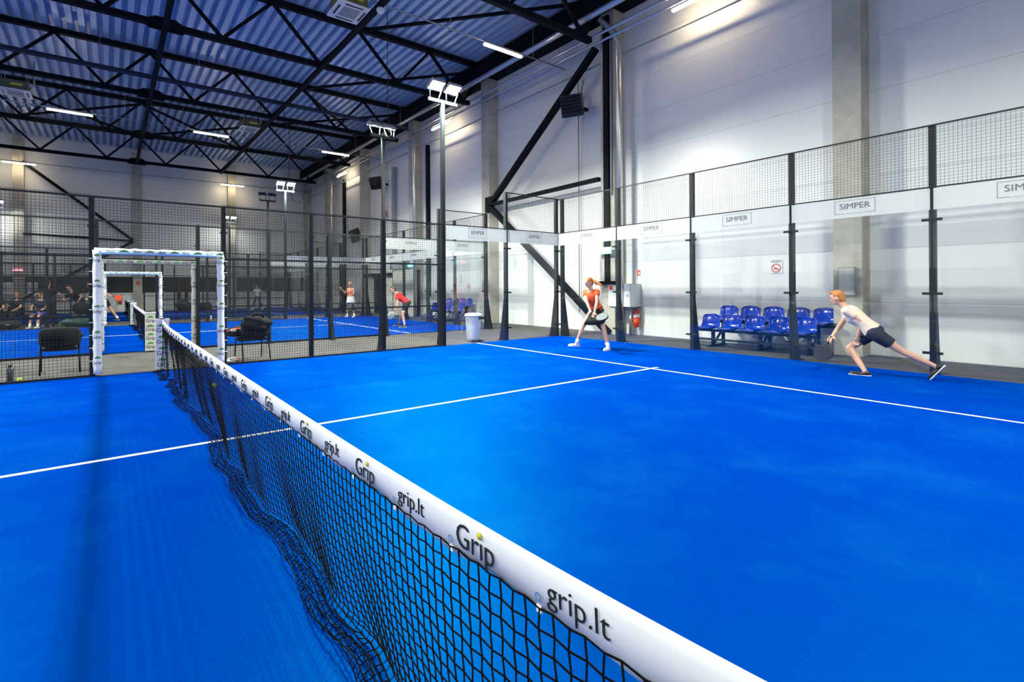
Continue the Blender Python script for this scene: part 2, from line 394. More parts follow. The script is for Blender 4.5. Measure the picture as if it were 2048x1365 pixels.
for (a, b, l) in (((6.25, 10.8, 10.3), (11.8, 4.8, 10.3), 'slanting black roof brace from the second truss towards the camera'),
                  ((6.25, 16.8, 10.3), (11.8, 10.9, 10.3), 'slanting black roof brace between the second and third trusses'),
                  ((6.25, 22.8, 10.3), (11.8, 16.9, 10.3), 'slanting black roof brace between the third and fourth trusses'),
                  ((6.25, 16.8, 10.3), (11.8, 22.7, 10.3), 'slanting black roof brace rising towards the wall over the far courts'),
                  ((-5.2, 28.8, 10.3), (0.5, 22.9, 10.3), 'slanting black roof brace at the left over the third court'),
                  ((-5.2, 22.9, 10.3), (0.5, 28.7, 10.3), 'slanting black roof brace crossing its twin at the left over the third court'),
                  ((0.6, 22.9, 10.3), (6.2, 28.7, 10.3), 'slanting black roof brace right of the left tie beam at the back'),
                  ((0.6, 28.7, 10.3), (6.2, 22.9, 10.3), 'crossing black roof brace right of the left tie beam at the back')):
    single('roof_brace', l, 'brace', MB().bar(a, b, 0.09, 0.09), 'steel', 'roof braces')
# K brace on the right wall
kb = thing('wall_brace', 'black K shaped steel brace on the right wall beyond the front court corner', 'brace', (11.5, 9.9, 0))
MB().bar((0, 0.15, 4.66), (0, -5.05, 8.75), 0.16, 0.2, (1,0,0)).build('upper_diagonal', 'steel', kb)
MB().bar((0, 0.15, 4.60), (0, -5.45, 0.05), 0.16, 0.2, (1,0,0)).build('lower_diagonal', 'steel', kb)
MB().bar((0, 0.15, 4.68), (0, -5.15, 4.72), 0.12, 0.14, (1,0,0)).build('strut', 'steel', kb)
MB().box((-0.02, 0.0, 4.4), (0.1, 0.45, 5.0)).build('gusset_plate', 'steel', kb)
kb = thing('wall_brace', 'black K shaped steel brace on the far wall behind the left courts', 'brace', (0, 32.8, 0))
MB().bar((-4.9, 0, 8.9), (0.45, 0, 4.6), 0.16, 0.18, (0,1,0)).build('upper_diagonal', 'steel', kb)
MB().bar((0.45, 0, 4.5), (-4.9, 0, 0.9), 0.16, 0.18, (0,1,0)).build('lower_diagonal', 'steel', kb)
MB().bar((0.45, 0, 4.55), (-4.9, 0, 4.72), 0.12, 0.14, (0,1,0)).build('strut', 'steel', kb)

# pipes and ducts along the right wall
def pipe(label, pts, r, m='galv', name='ceiling_pipe', cat='pipe', group=None, n=10):
    return single(name, label, cat, MB().tube(pts, r, n), m, group)
pipe('thick silver pipe running along the top of the right wall beneath the roof', [(10.9, -9, 9.42), (10.9, 33, 9.42)], 0.09)
pipe('upper of two thin silver pipes running along the right wall', [(11.25, -9, 8.98), (11.25, 33, 8.98)], 0.045)
pipe('lower of two thin silver pipes running along the right wall', [(11.4, -9, 8.83), (11.4, 33, 8.83)], 0.04)
pipe('grey cable conduit under the thin silver pipes on the right wall', [(11.75, -9, 8.35), (11.75, 33, 8.35)], 0.03, 'grey')
for y0, l in ((4.02, 'foil wrapped vertical duct on the right wall behind the player in orange'), (15.95, 'foil wrapped vertical duct on the right wall behind the second court'),
              (27.0, 'foil wrapped vertical duct near the far right corner')):
    pipe(l, [(11.2, y0+0.45, 9.40), (11.45, y0+0.15, 8.95), (11.5, y0, 8.6), (11.5, y0, 0.02)], 0.085, 'foil', 'wall_duct', 'duct', None, 14)
pipe('thin grey conduit running down the wall beside the dark channel', [(11.55, 4.35, 9.2), (11.55, 4.35, 4.2)], 0.03, 'grey', 'wall_conduit', 'conduit')
pipe('thin vertical conduit on the wall below the near fan heater', [(11.95, 5.95, 8.35), (11.95, 5.95, 0.6)], 0.018, 'grey', 'wall_conduit', 'conduit')
# cable tray under the roof between the second and third trusses
t = thing('cable_tray', 'dark blue grey cable tray crossing the hall under the roof', 'cable tray', (0, 15.5, 8.95))
MB().box((-13.0, -0.10, 0), (10.9, 0.10, 0.012)).build('tray', 'navyf', t)
MB().box((-13.0, -0.11, 0), (10.9, -0.10, 0.10)).build('side_rail', 'navyf', t); MB().box((-13.0, 0.10, 0), (10.9, 0.11, 0.10)).build('side_rail', 'navyf', t)
for x in (-10, -7, -4, -1, 2, 5, 8, 10.5): MB().tube([(x, 0, 0.1), (x, 0, 1.6)], 0.006, 5).build('hanger', 'galv', t)

# suspended LED rows
LEDROWS = ((6.45, (-2.85, 3.15, 9.15), 'front'), (20.45, (-2.06, 3.17, 9.24), 'middle'), (32.3, (-5.0, 6.3), 'back'))
proto = None
def led(loc, rz, label):
    t = thing('strip_light', label, 'light', loc, rz, 'warm white strip lights')
    MB().box((-0.75, -0.035, 0.03), (0.75, 0.035, 0.07)).build('housing', 'white', t)
    MB().box((-0.74, -0.04, -0.02), (0.74, 0.04, 0.03)).build('diffuser', 'led', t)
    return t
for y, xs, wd in LEDROWS:
    single('light_rail', 'thin %s rail carrying the %s row of strip lights' % ('grey', wd), 'rail', MB().tube([(-12.9, y, 8.78), (11.9, y, 8.78)], 0.022, 6), 'grey')
    for i, x in enumerate(xs):
        led((x, y, 8.68), 0, 'warm white strip light of the %s row, %s' % (wd, ('left end', 'middle one', 'right end')[i if len(xs) == 3 else i*2]))
        for dx in (-0.6, 0.6):
            if y < 30: pass
    for k, x in enumerate((-8, -5, -0.2, 2.0, 7.2, 10.4)):
        single('hanger_rod', 'thin rod hanging the %s light rail from the roof sheet' % wd, 'rod', MB().tube([(x, y, 8.8), (x, y, 10.55)], 0.006, 5), 'galv', 'thin rods of the %s light rail' % wd)
for y, wd in ((1.55, 'nearest the camera'), (13.45, 'behind the near floodlight mast'), (25.05, 'furthest from the camera')):
    led((11.45, y, 8.70), PI/2, 'warm strip light along the right wall, ' + wd)
    MB()

# ------------------------------------------------------------------ courts
COURTS = [(-5.0, 'front'), (8.44, 'second'), (21.7, 'third')]
def lines(parent, y0):
    yc = y0 + 5; w2 = 0.025; z0, z1 = 0.012, 0.0145
    MB().box((6.95-w2, y0, z0), (6.95+w2, y0+10, z1)).build('service_line', 'line', parent)
    MB().box((-6.95-w2, y0, z0), (-6.95+w2, y0+10, z1)).build('service_line', 'line', parent)
    MB().box((-7.15, yc-w2, z0), (7.15, yc+w2, z1+.0005)).build('centre_line', 'line', parent)
for y0, wd in COURTS:
    o = struct(MB().box((-10, y0, 0.0), (10.0, y0+10, 0.012)).build('turf', 'turf'))
    o['label'] = 'bright blue artificial turf of the %s padel court' % wd
    lines(o, y0)

def wire_grid(x0, x1, z0, z1, step=0.05, r=0.0022):
    mb = MB(); n = max(1, round((x1-x0)/step)); k = max(1, round((z1-z0)/step))
    for i in range(n+1):
        x = x0 + (x1-x0)*i/n; mb.box((x-r, -r, z0), (x+r, r, z1))
    for j in range(k+1):
        z = z0 + (z1-z0)*j/k; mb.box((x0, -r+.003, z-r), (x1, r+.003, z+r))
    return mb.mesh('mesh_panel', 'wire')
GRID3 = wire_grid(0.0, 1.667, 0.0, 3.0)
GRID4 = wire_grid(0.0, 2.0, 3.0, 4.0, 0.05, 0.0016)
GATEGRID = wire_grid(0.0, 2.0, 2.14, 2.97)
def post_mesh(h, flare, clamps):
    # post standing at the origin, glass/mesh plane at y = -0.05, flare outwards (+y)
    mb = MB()
    if flare: mb.prism([(-0.04, 0.012), (0.26, 0.012), (0.20, 0.25), (0.06, 1.15), (0.05, h), (-0.04, h)], 'x', -0.04, 0.04)
    else: mb.box((-0.04, -0.04, 0.012), (0.04, 0.04, h))
    mb.box((-0.09, -0.06, 0.0), (0.09, 0.30 if flare else 0.09, 0.012))
    if clamps:
        for z in (0.35, 1.30, 2.48):
            for sx in (-1, 1): mb.box((min(sx*0.035, sx*0.12), -0.075, z-0.02), (max(sx*0.035, sx*0.12), -0.035, z+0.02))
    else:
        for z in (0.5, 1.5, 2.5): mb.box((-0.06, -0.06, z-0.015), (0.06, -0.03, z+0.015))
    return mb.mesh('post', 'post')
POST3 = post_mesh(3.0, False, False); POST3F = post_mesh(3.0, True, False); POST3G = post_mesh(3.0, True, True); POST4G = post_mesh(4.0, True, True)
_R = {}
def rails(name, L, zs, root, at, t=0.03):
    for z in zs:
        key = (L, t)
        if key not in _R: _R[key] = MB().box((0, -t/2, -t/2), (L, t/2, t/2)).mesh('rail', 'post')
        link(name, _R[key], root, (at[0], at[1], at[2]+z))
PANE = MB().box((0.012, -0.006, 0.02), (1.988, 0.006, 2.985)).mesh('glass_pane', 'glass')
FILM = MB().box((0.02, -0.0085, 2.64), (1.98, -0.0065, 2.98)).mesh('frosted_band', 'film')
def logo(parent, cx):
    # frame with the name in it, on the inside face
    g = MB(); w_, h_ = 0.29, 0.118; zc = 2.83; yy = -0.0105; q = 0.006
    g.box((cx-w_, yy, zc+h_-q), (cx+w_, yy+0.004, zc+h_)); g.box((cx-w_, yy, zc-h_), (cx-w_+q, yy+0.004, zc+h_)); g.box((cx+w_-q, yy, zc-h_), (cx+w_, yy+0.004, zc+h_))
    g.box((cx-w_, yy, zc-h_), (cx-0.15, yy+0.004, zc-h_+q)); g.box((cx+0.15, yy, zc-h_), (cx+w_, yy+0.004, zc-h_+q))
    g.build('logo_frame', 'ink', parent)
    put_text('SIMPER', 0.142, 0.004, 'ink', (cx, -0.009, zc+0.01), (1,0,0), (0,0,1), parent)
    put_text('P R O J E K T A I', 0.036, 0.004, 'ink2', (cx, -0.009, zc-h_), (1,0,0), (0,0,1), parent)
def run_local(root, segs):
    """segs: along local x. ('mesh',x0,x1) or ('glass3',x0,x1) or ('glass4',x0,x1)"""
    for kind, x0, x1 in segs:
        L = x1 - x0
        if kind == 'mesh':
            link('mesh_panel', GRID3, root, (x0, 0, 0.02)).scale.x = L/1.667
            rails('rail', L, (0.03, 1.0, 2.0, 2.985), root, (x0, 0, 0))
        else:
            p = link('glass_pane', PANE, root, (x0, 0, 0)); link('frosted_band', FILM, p)
            logo(p, 1.0)
            if kind == 'glass4':
                link('upper_mesh_panel', GRID4, root, (x0, 0, 0)); rails('upper_rail', L, (3.0, 3.985), root, (x0, 0, 0), 0.022)
            else: rails('upper_rail', L, (3.0,), root, (x0, 0, 0), 0.02)
def run_posts(root, posts):
    for x, me in posts: link('post', me, root, (x, 0.05, 0))
MS = (1.0, 2.667, 4.333, 6.0)
def side(y, out, wd, right=True, left=True):
    # out=+1: outside is towards +y. local frame rotated by pi when out=-1
    if right:
        t = thing('mesh_fence', 'black mesh fence right of the gate along the %s' % wd, 'fence', (0, y, 0), 0, 'side fences')
        if out > 0:
            run_local(t, [('mesh', MS[i], MS[i+1]) for i in range(3)])
            run_posts(t, [(1.0, POST3), (2.667, POST3), (4.333, POST3F)])
        else:
            for i in range(3):
                link('mesh_panel', GRID3, t, (MS[i], 0, 0.02)); rails('rail', MS[i+1]-MS[i], (0.03, 1.0, 2.0, 2.985), t, (MS[i], 0, 0))
            for x, me in ((1.0, POST3), (2.667, POST3), (4.333, POST3F)): link('post', me, t, (x, -0.05, 0), PI)
        g = thing('glass_wall', 'clear glass panels with frosted name band closing the right part of the %s' % wd, 'glass wall', (0, y, 0), 0, 'side glass walls')
        if out > 0:
            run_local(g, [('glass3', 6.0, 8.0), ('glass4', 8.0, 10.0)]); run_posts(g, [(8.0, POST4G), (9.93, POST4G)])
        else:
            for kind, x0, x1 in (('glass3', 6.0, 8.0), ('glass4', 8.0, 10.0)):
                sub = []
                p = link('glass_pane', PANE, g, (x1, 0, 0), PI); link('frosted_band', FILM, p); logo(p, 1.0)
                if kind == 'glass4': link('upper_mesh_panel', GRID4, g, (x0, 0, 0)); rails('upper_rail', 2, (3.0, 3.985), g, (x0, 0, 0), 0.022)
                else: rails('upper_rail', 2, (3.0,), g, (x0, 0, 0), 0.02)
            for x, me in ((8.0, POST4G), (9.93, POST4G)): link('post', me, g, (x, -0.05, 0), PI)
    if left:
        t = thing('mesh_fence', 'black mesh fence left of the gate along the %s' % wd, 'fence', (0, y, 0), 0, 'side fences')
        for i in range(3):
            a, b = -MS[i+1], -MS[i]
            link('mesh_panel', GRID3, t, (a, 0, 0.02)); rails('rail', b-a, (0.03, 1.0, 2.0, 2.985), t, (a, 0, 0))
        for x in (-1.0, -2.667, -4.333): link('post', POST3, t, (x, 0.05*out, 0), 0 if out > 0 else PI)
def endwall(y0, wd):
    t = thing('glass_wall', 'glass back wall of the %s court with frosted name band and mesh above' % wd, 'glass wall', (10.0, y0+10, 0), -PI/2)
    # local x runs towards -y, local +y towards +x (outside)
    run_local(t, [('glass4', 2*i, 2*i+2) for i in range(5)])
    run_posts(t, [(0.07, POST4G), (2, POST4G), (4, POST4G), (6, POST4G), (8, POST4G), (9.93, POST4G)])
SIDEW = [('far side of the front court', 5.0, 1), ('near side of the second court', 8.44, -1), ('far side of the second court', 18.44, 1),
         ('near side of the third court', 21.7, -1), ('far side of the third court', 31.7, 1)]
for wd, y, out in SIDEW:
    side(y, out, wd)
    t = thing('gate_mesh', 'black mesh panel above the gate opening on the %s' % wd, 'mesh panel', (0, y, 0), 0, 'mesh panels above the gates')
    link('mesh_panel', GATEGRID, t, (-1.0, 0, 0)); rails('rail', 2.0, (2.14, 2.985), t, (-1.0, 0, 0))
for y0, wd in COURTS: endwall(y0, wd)

# gate padding: wrapped posts and top bar
def padding(y, out, wd, top, side_m, words, sag=0.0):
    t = thing('padded_gate_frame', '%s wrapped padding round the gate on the %s' % ({'wrapb': 'white and blue', 'wrapc': 'cream'}[top], wd), 'padding', (0, y, 0), 0, 'gate frame paddings')
    def crumple(pts, r, seed):
        rnd = random.Random(seed); P = []; R = []
        for k in range(25):
            a = k/24; p = V(pts[0]).lerp(V(pts[1]), a); P.append(p + V((rnd.uniform(-.006,.006), rnd.uniform(-.006,.006), 0))); R.append(r*(1+rnd.uniform(-.10,.10)))
        return P, R
    for sx in (-1, 1):
        P, R = crumple(((sx*0.93, 0, 0.06), (sx*0.93, 0, 2.10)), 0.062, sx+y)
        o = MB().tube(P, R, 10).build('side_padding', side_m, t)
        for k in range(9):
            z = 0.25 + k*0.21
            tie = MB().tube([(sx*0.93, -0.05, z+0.02), (sx*1.04, 0.0, z+0.03)], 0.004, 4).build('tie', 'white', o)
            if k % 2: continue
            put_text('Grip', 0.075, 0.002, 'navy', (sx*0.93-0.01, -0.071, z), (1,0,0), (0,0,1), o)
            g = MB().prism([(-0.045, 0), (0.045, 0), (0.03, 0.025), (0.0, 0.035), (-0.03, 0.022)], 'y', -0.072, -0.066)
            g = g.build('green_print', 'green', o); g.location = (sx*0.93, 0, z+0.07)
    P, R = crumple(((-0.97, 0, 2.09), (0.97, 0, 2.09)), 0.05, 5+y)
    o = MB().tube([p + V((0,0,random.uniform(-.004,.004))) for p in P], R, 10).build('top_padding', top if top != 'wrapb' else 'wrap', t)
    if top == 'wrapb':
        MB().tube([(-0.95, -0.02, 2.066), (0.95, -0.02, 2.066)], 0.038, 8).build('pale_blue_stripe', 'wrapb', o)
    for k in range(5):
        x = -0.75 + k*0.37
        put_text(words, 0.075, 0.002, 'navy', (x, -0.061, 2.085), (1,0,0), (0,0,1), o)
        g = MB().prism([(-0.08, 0), (0.08, 0), (0.04, 0.025), (0.0, 0.038), (-0.04, 0.022)], 'y', -0.060, -0.052).build('green_print', 'green', o)
        g.location = (x+0.19, 0, 2.075)
padding(4.94, 1, 'far side of the front court', 'wrapb', 'wrap', 'duo')
padding(8.50, -1, 'near side of the second court', 'wrapc', 'wrapc', 'Grip')
padding(18.38, 1, 'far side of the second court', 'wrapb', 'wrap', 'duo')

# net posts (padded) ------------------------------------------------
def netpost(y, side_m, label, dy):
    t = thing('net_post', label, 'net post', (0, y, 0), 0, 'net posts')
    MB().box((-0.04, -0.04, 0), (0.04, 0.04, 0.93)).build('post', 'post', t)
    o = MB().box((-0.10, -0.085, 0.03), (0.10, 0.085, 0.905)).build('padding', side_m, t)
    MB().box((-0.11, -0.095, 0.885), (0.11, 0.095, 0.92)).build('top_flap', 'wrap', t)
    for z in (0.12, 0.32, 0.52, 0.72):
        put_text('Grip', 0.10, 0.002, 'navy', (0.0, -0.087, z), (1,0,0), (0,0,1), o)
        MB().prism([(-0.07, z+.07), (0.07, z+.07), (0.05, z+.10), (0.0, z+.115), (-0.05, z+.10)], 'y', -0.089, -0.085).build('green_print', 'green', o)
netpost(5.09, 'wrap', 'white padded net post at the far end of the front net', 1)
netpost(8.34, 'wrapc', 'cream padded net post at the near end of the second net', 1)
netpost(18.53, 'wrap', 'white padded net post at the far end of the second net', 1)
netpost(21.6, 'post', 'dark net post at the near end of the third net', 1)
netpost(-5.07, 'wrap', 'white padded net post beside the camera at the near end of the front net', 1)

# nets ---------------------------------------------------------------
def ztop(y): return 0.845 + 0.065*abs(y/5)**8
def fold(y, t):
    """x offset of the net at height fraction t (0 bottom .. 1 top), hanging slack with folds"""
    k = (1-t)**1.6
    a = 0.055*math.sin(y*2.1+0.6) + 0.035*math.sin(y*5.3+1.1) + 0.018*math.sin(y*11.0)
    far = max(0.0, (y-1.0)/4.0)
    a2 = far*(0.05*math.sin(y*9.0) + 0.03*math.sin(y*17.0))
    return -0.01 + k*(0.105 - 0.09*far) + k*(0.55*a + a2)
def net_point(y, s):
    # s: metres of net measured down from the tape; beyond the ground it lies on the turf towards -x
    zt = ztop(y) - 0.095
    hang = zt - 0.03
    if s <= hang:
        t = 1 - s/hang
        return V((fold(y, t), y, 0.03 + t*(zt-0.03)))
    e = s - hang; lay = 0.030 + 0.010*math.sin(y*3.1)
    return V((fold(y, 0) - e*0.34 + 0.005*math.sin(e*60 + y*9), y + 0.012*math.sin(e*45), lay + 0.014*math.sin(e*52 + 2*math.sin(y*5))*min(1, e*12)))
def cords(paths, r, m=3):
    mb = MB()
    for P in paths:
        n = len(P); vs_ = []; fs = []
        for i, p in enumerate(P):
            t = (P[min(i+1, n-1)] - P[max(i-1, 0)])
            x = V((1,0,0)) if abs(t.x) < 0.8*t.length else V((0,1,0))
            y_ = t.cross(x).normalized(); x = y_.cross(t).normalized()
            for k in range(m): vs_.append(p + (x*math.cos(2*PI*k/m) + y_*math.sin(2*PI*k/m))*r)
        for i in range(n-1):
            for k in range(m): fs.append((i*m+k, i*m+(k+1)%m, (i+1)*m+(k+1)%m, (i+1)*m+k))
        mb.add(vs_, fs)
    return mb
def net_panel_mesh(L=9.9, step=0.042, extra=0.30, r=0.0028):
    ny = int(L/step); ns = int((0.82+extra)/step/1.1); paths = []
    ys = [-L/2 + L*i/ny for i in range(ny+1)]
    def q(i, s):
        return net_point(ys[i] + (0.0022 if (i+s) % 2 else -0.0022), s*step*1.1) + V((0, 0, 0.003 if i % 2 else -0.003))
    for i in range(ny+1): paths.append([q(i, s) for s in range(ns+1)])
    for s in range(ns+1): paths.append([q(i, s) for i in range(ny+1)])
    return cords(paths, r).mesh('net_mesh', 'net')
NETM = net_panel_mesh()
def tape_mesh():
    mb = MB(); N = 200; vs_ = []
    rnd = random.Random(3)
    low = [0.102 + 0.007*math.sin(i*0.37) + 0.004*math.sin(i*1.1) for i in range(N+1)]
    wav = [0.003*math.sin(i*0.5) for i in range(N+1)]
    for i in range(N+1):
        y = -4.98 + 9.96*i/N; zt = ztop(y)
        vs_ += [(-0.008+wav[i], y, zt-low[i]), (-0.010, y, zt-0.02), (-0.004, y, zt), (0.004, y, zt), (0.010, y, zt-0.02), (0.008+wav[i], y, zt-low[i])]
    fs = []
    for i in range(N):
        for k in range(6): fs.append((i*6+k, (i+1)*6+k, (i+1)*6+(k+1)%6, i*6+(k+1)%6))
    fs += [tuple(range(5, -1, -1)), tuple(N*6+k for k in range(6))]
    mb.add(vs_, fs, True)
    return mb
TAPE = tape_mesh().mesh('tape', 'tape')
RING = None
def net(yc, label, full):
    t = thing('padel_net', label, 'net', (0, yc, 0), 0, None)
    link('net_mesh', NETM, t); tp = link('tape', TAPE, t)
    if not full: return t
    for k in range(-7, 8):
        for txt, y in (('Grip', -4.135+0.65*(k+7)), ('grip.lt', -4.465+0.65*(k+7))):
            if abs(y) > 4.8: continue
            zt = ztop(y); sl = (ztop(y-0.05)-ztop(y+0.05))/0.1
            X = V((0,-1,sl)); X.normalize(); Y = V((0,0,1))
            X2 = X; Y2 = (Y - X2*Y.dot(X2)).normalized()
            if txt == 'Grip':
                # drawn with a ball in place of the dot
                put_text('Grıp', 0.088, 0.0012, 'navy', (-0.0125, y, zt-0.052), X2, Y2, tp, bold=-0.0009)
                b = MB().lathe([(0.009, 0), (0.009, 0.0015)], (-0.0128, y-0.022, zt-0.020), 14, (-1,0,0)).build('yellow_dot', 'yellow', tp)
            else:
                put_text('grip.lt', 0.069, 0.0012, 'navy', (-0.0125, y, zt-0.049), X2, Y2, tp, bold=-0.0009)
            ry = y + 0.105 if txt == 'Grip' else y + 0.105
            rb = MB()
            for q in range(16):
                a0, a1 = 2*PI*q/16, 2*PI*(q+1)/16
                P = [(-0.0135, ry+math.cos(a)*rr, zt-0.078+math.sin(a)*rr) for a, rr in ((a0, .0095), (a1, .0095), (a1, .0068), (a0, .0068))]
                rb.add(P, [(0,1,2,3)])
            rb.build('badge', 'ringblue', tp, fix=False)
            MB().box((-0.011, ry-0.007, zt-0.112), (-0.006, ry+0.007, zt-0.097)).build('fastener_tab', 'tape', tp)
    return t
net(0.0, 'padel net of the front court, black cord with white printed tape', True)
net(13.44, 'padel net of the second court, seen through the gate', False)
net(26.7, 'padel net of the third court, furthest away', False)

# floodlight masts -----------------------------------------------------
def mast(x, y, face, label, lit=True, power=1.0):
    """face: unit y direction towards the court it lights"""
    t = thing('floodlight_mast', label, 'floodlight mast', (x, y, 0), 0, 'floodlight masts')
    MB().prism([(face*0.04, 0.012), (-face*0.26, 0.012), (-face*0.20, 0.25), (-face*0.05, 1.15), (-face*0.05, 6.0), (face*0.04, 6.0)], 'x', -0.045, 0.045).build('pole', 'post', t)
    MB().box((-0.09, -0.12, 0), (0.09, 0.12, 0.012)).build('base_plate', 'galv', t)
    MB().box((-0.42, -0.035, 5.98), (0.42, 0.035, 6.05)).build('crossbar', 'post', t)
    cxs = -math.copysign(1, x)
    for sx in (-1, 1):
        cx_ = sx*0.24; tilt = math.radians(22)
        d = V((0, face*math.sin(tilt), -math.cos(tilt)))         # light direction
        e = V((0, face*math.cos(tilt), math.sin(tilt))) ; xx = V((1,0,0))
        c = V((cx_, face*0.10, 6.36))
        h = MB(); h.obox(c, xx*0.19, e*0.15, d*0.035)
        for q in range(7): h.obox(c - d*0.055 + xx*(-0.15+0.05*q), xx*0.008, e*0.12, d*0.03)
        h = h.build('floodlight_head', 'blackp' if not lit else 'grey', t)
        MB().obox(c + d*0.04, xx*0.17, e*0.13, d*0.006).build('lens', 'lens' if lit else 'grey', h)
        for s2 in (-1, 1): MB().bar(c + xx*(s2*0.195), V((cx_+s2*0.12, 0, 6.04)), 0.02, 0.02).build('bracket', 'post', h)
        if lit:
            L = bpy.data.lights.new('floodlight_lamp', 'AREA'); L.shape = 'RECTANGLE'; L.size = 0.32; L.size_y = 0.24
            L.energy = FLOOD_W*power; L.color = (0.97, 1.0, 0.88); L.spread = math.radians(180)
            lo = bpy.data.objects.new('floodlight_lamp', L); C.objects.link(lo); lo.parent = t
            aim = V((cxs*0.13, face*0.12, -1.0)).normalized()
            lo.matrix_local = Matrix.Translation(c + d*0.06) @ aim.to_track_quat('-Z', 'Y').to_matrix().to_4x4()
    return t
mast(5.98, 5.06, -1, 'tall floodlight mast at the far side of the front court, nearest and brightest', power=1.55)
mast(6.02, 8.38, 1, 'floodlight mast at the near side of the second court')
mast(6.0, 18.50, -1, 'floodlight mast at the far side of the second court, lit')
mast(6.0, 21.64, 1, 'floodlight mast with unlit heads at the near side of the third court', lit=False)
mast(6.0, 31.76, -1, 'floodlight mast furthest away, beside the far wall column', power=0.12)
mast(-6.0, 31.82, -1, 'floodlight mast at the left edge beside the far wall', power=0.15)
mast(-6.0, 5.12, -1, 'floodlight mast of the front court on the left, outside the view')
mast(-6.0, 8.32, 1, 'floodlight mast of the second court on the left, outside the view')
mast(-6.0, 18.56, -1, 'floodlight mast on the left between second and third courts')
mast(6.0, -5.12, 1, 'floodlight mast of the front court on the near side, right of the camera', power=0.6)
mast(-6.0, -5.12, 1, 'floodlight mast of the front court on the near side, left of the camera', power=0.45)
# hanging cable loops by the masts
def cable(label, pts, r=0.012):
    single('hanging_cable', label, 'cable', MB().tube(pts, r, 6), 'blackp')
cable('black power cable looping from the roof to the near floodlight mast', [(6.3, 8.6, 10.4), (6.25, 8.5, 8.0), (6.2, 8.4, 6.7), (6.3, 8.35, 6.1), (6.1, 8.3, 6.0)])
cable('black power cable looping over the unlit floodlight mast', [(6.6, 20.8, 10.6), (6.7, 20.8, 9.9), (6.9, 20.8, 9.7), (6.9, 20.9, 8.0), (6.9, 21.2, 6.7), (7.2, 21.3, 6.1), (7.6, 21.4, 6.0), (8.0, 21.4, 6.8)], 0.016)

# ------------------------------------------------------------------ wall fixtures
def sphere(name, label, cat, loc, r, m, group=None):
    o = MB().ell((0,0,0), (r,0,0), (0,r,0), (0,0,r), 20, 14).build(name, m); o.location = loc
    return tag(o, label, cat, group)
# fan heaters hung on the right wall
def heater(loc, label):
    t = thing('fan_heater', label, 'fan heater', loc, 0, 'wall fan heaters')
    d = V((-0.80, -0.42, -0.42)).normalized(); x = d.cross(V((0,0,1))).normalized(); y = x.cross(d)
    MB().obox((0,0,0), x*0.33, y*0.33, d*0.14).build('body', 'blackp', t)
    MB().lathe([(0.30, 0), (0.31, 0.05), (0.27, 0.16), (0.12, 0.2)], V((0,0,0)) - d*0.2, 20, -d).build('fan_drum', 'blackp', t)
    for k in range(6):
        c = d*0.16 + y*(-0.26 + 0.105*k)
        MB().obox(c, x*0.30, (y*0.6 + d*0.8).normalized()*0.035, (y*0.8 - d*0.6).normalized()*0.004).build('louvre', 'blackp', t)
    MB().box((0.05, -0.04, -0.05), (12.08-loc[0], 0.04, 0.05)).build('wall_bracket', 'steel', t)
    MB().tube([(0.25, 0, 0.1), (0.45, 0, 0.6), (12.08-loc[0]-0.06, 0.1, 1.0)], 0.02, 6).build('supply_pipe', 'grey', t)
heater((11.35, 5.68, 7.22), 'black louvred fan heater high on the right wall above the brace')
heater((11.35, 19.9, 7.25), 'black fan heater further along the right wall, behind the second court')
t = thing('loudspeaker', 'black loudspeaker tilted down on a bracket between the far columns', 'loudspeaker', (11.45, 23.0, 4.62))
MB().obox((0,0,0), V((0.0,-0.30,0.0)), V((-0.22,0.0,-0.1)), V((-0.12,0.06,0.36))).build('cabinet', 'blackp', t)
MB().box((0.1, -0.03, -0.05), (0.62, 0.03, 0.05)).build('bracket', 'steel', t)
t = thing('alarm_sounder', 'small red alarm sounder on a short arm on the right wall', 'alarm', (11.9, 20.05, 5.6))
MB().box((-0.07, -0.16, -0.17), (0.07, 0.16, 0.17)).build('body', 'red', t); MB().lathe([(0.09, 0), (0.10, 0.05), (0.05, 0.09)], (-0.07, 0, 0), 14, (-1,0,0)).build('lens_cap', 'redsign', t)
MB().bar((0, 0.1, 0.2), (0.1, -0.9, 0.6), 0.02, 0.02).build('arm', 'grey', t)
# exit sign
t = thing('exit_sign', 'green lit exit sign high on the column, its left part pink', 'exit sign', (11.45, 4.72, 2.52))
MB().box((-0.03, -0.42, -0.10), (0.03, 0.16, 0.10)).build('green_face', 'signlit', t); MB().box((-0.03, 0.16, -0.085), (0.03, 0.48, 0.085)).build('pink_face', 'signred', t)
g = MB(); g.prism([(0.02, -0.06), (0.08, -0.06), (0.10, 0.0), (0.04, 0.06), (-0.02, 0.05)], 'x', -0.036, -0.031); g.prism([(-0.30, -0.02), (-0.12, -0.02), (-0.12, -0.05), (-0.06, 0.0), (-0.12, 0.05), (-0.12, 0.02), (-0.30, 0.02)], 'x', -0.036, -0.031)
g.build('running_symbol', 'white', t)
t = thing('exit_sign', 'small red lit sign on the far wall column at the left', 'exit sign', (-5.1, 32.6, 2.6))
MB().box((-0.22, -0.03, -0.06), (0.22, 0.03, 0.06)).build('lit_face', 'signred', t); MB().box((-0.03, 0, -0.02), (0.03, 0.28, 0.02)).build('bracket', 'grey', t)
t = thing('exit_sign', 'small white lit sign over the lobby wall behind the second court', 'exit sign', (11.5, 16.35, 2.55))
MB().box((-0.03, -0.28, -0.08), (0.03, 0.28, 0.08)).build('lit_face', 'signlit', t); MB().box((0.02, -0.02, 0.0), (0.58, 0.02, 0.03)).build('bracket', 'grey', t)
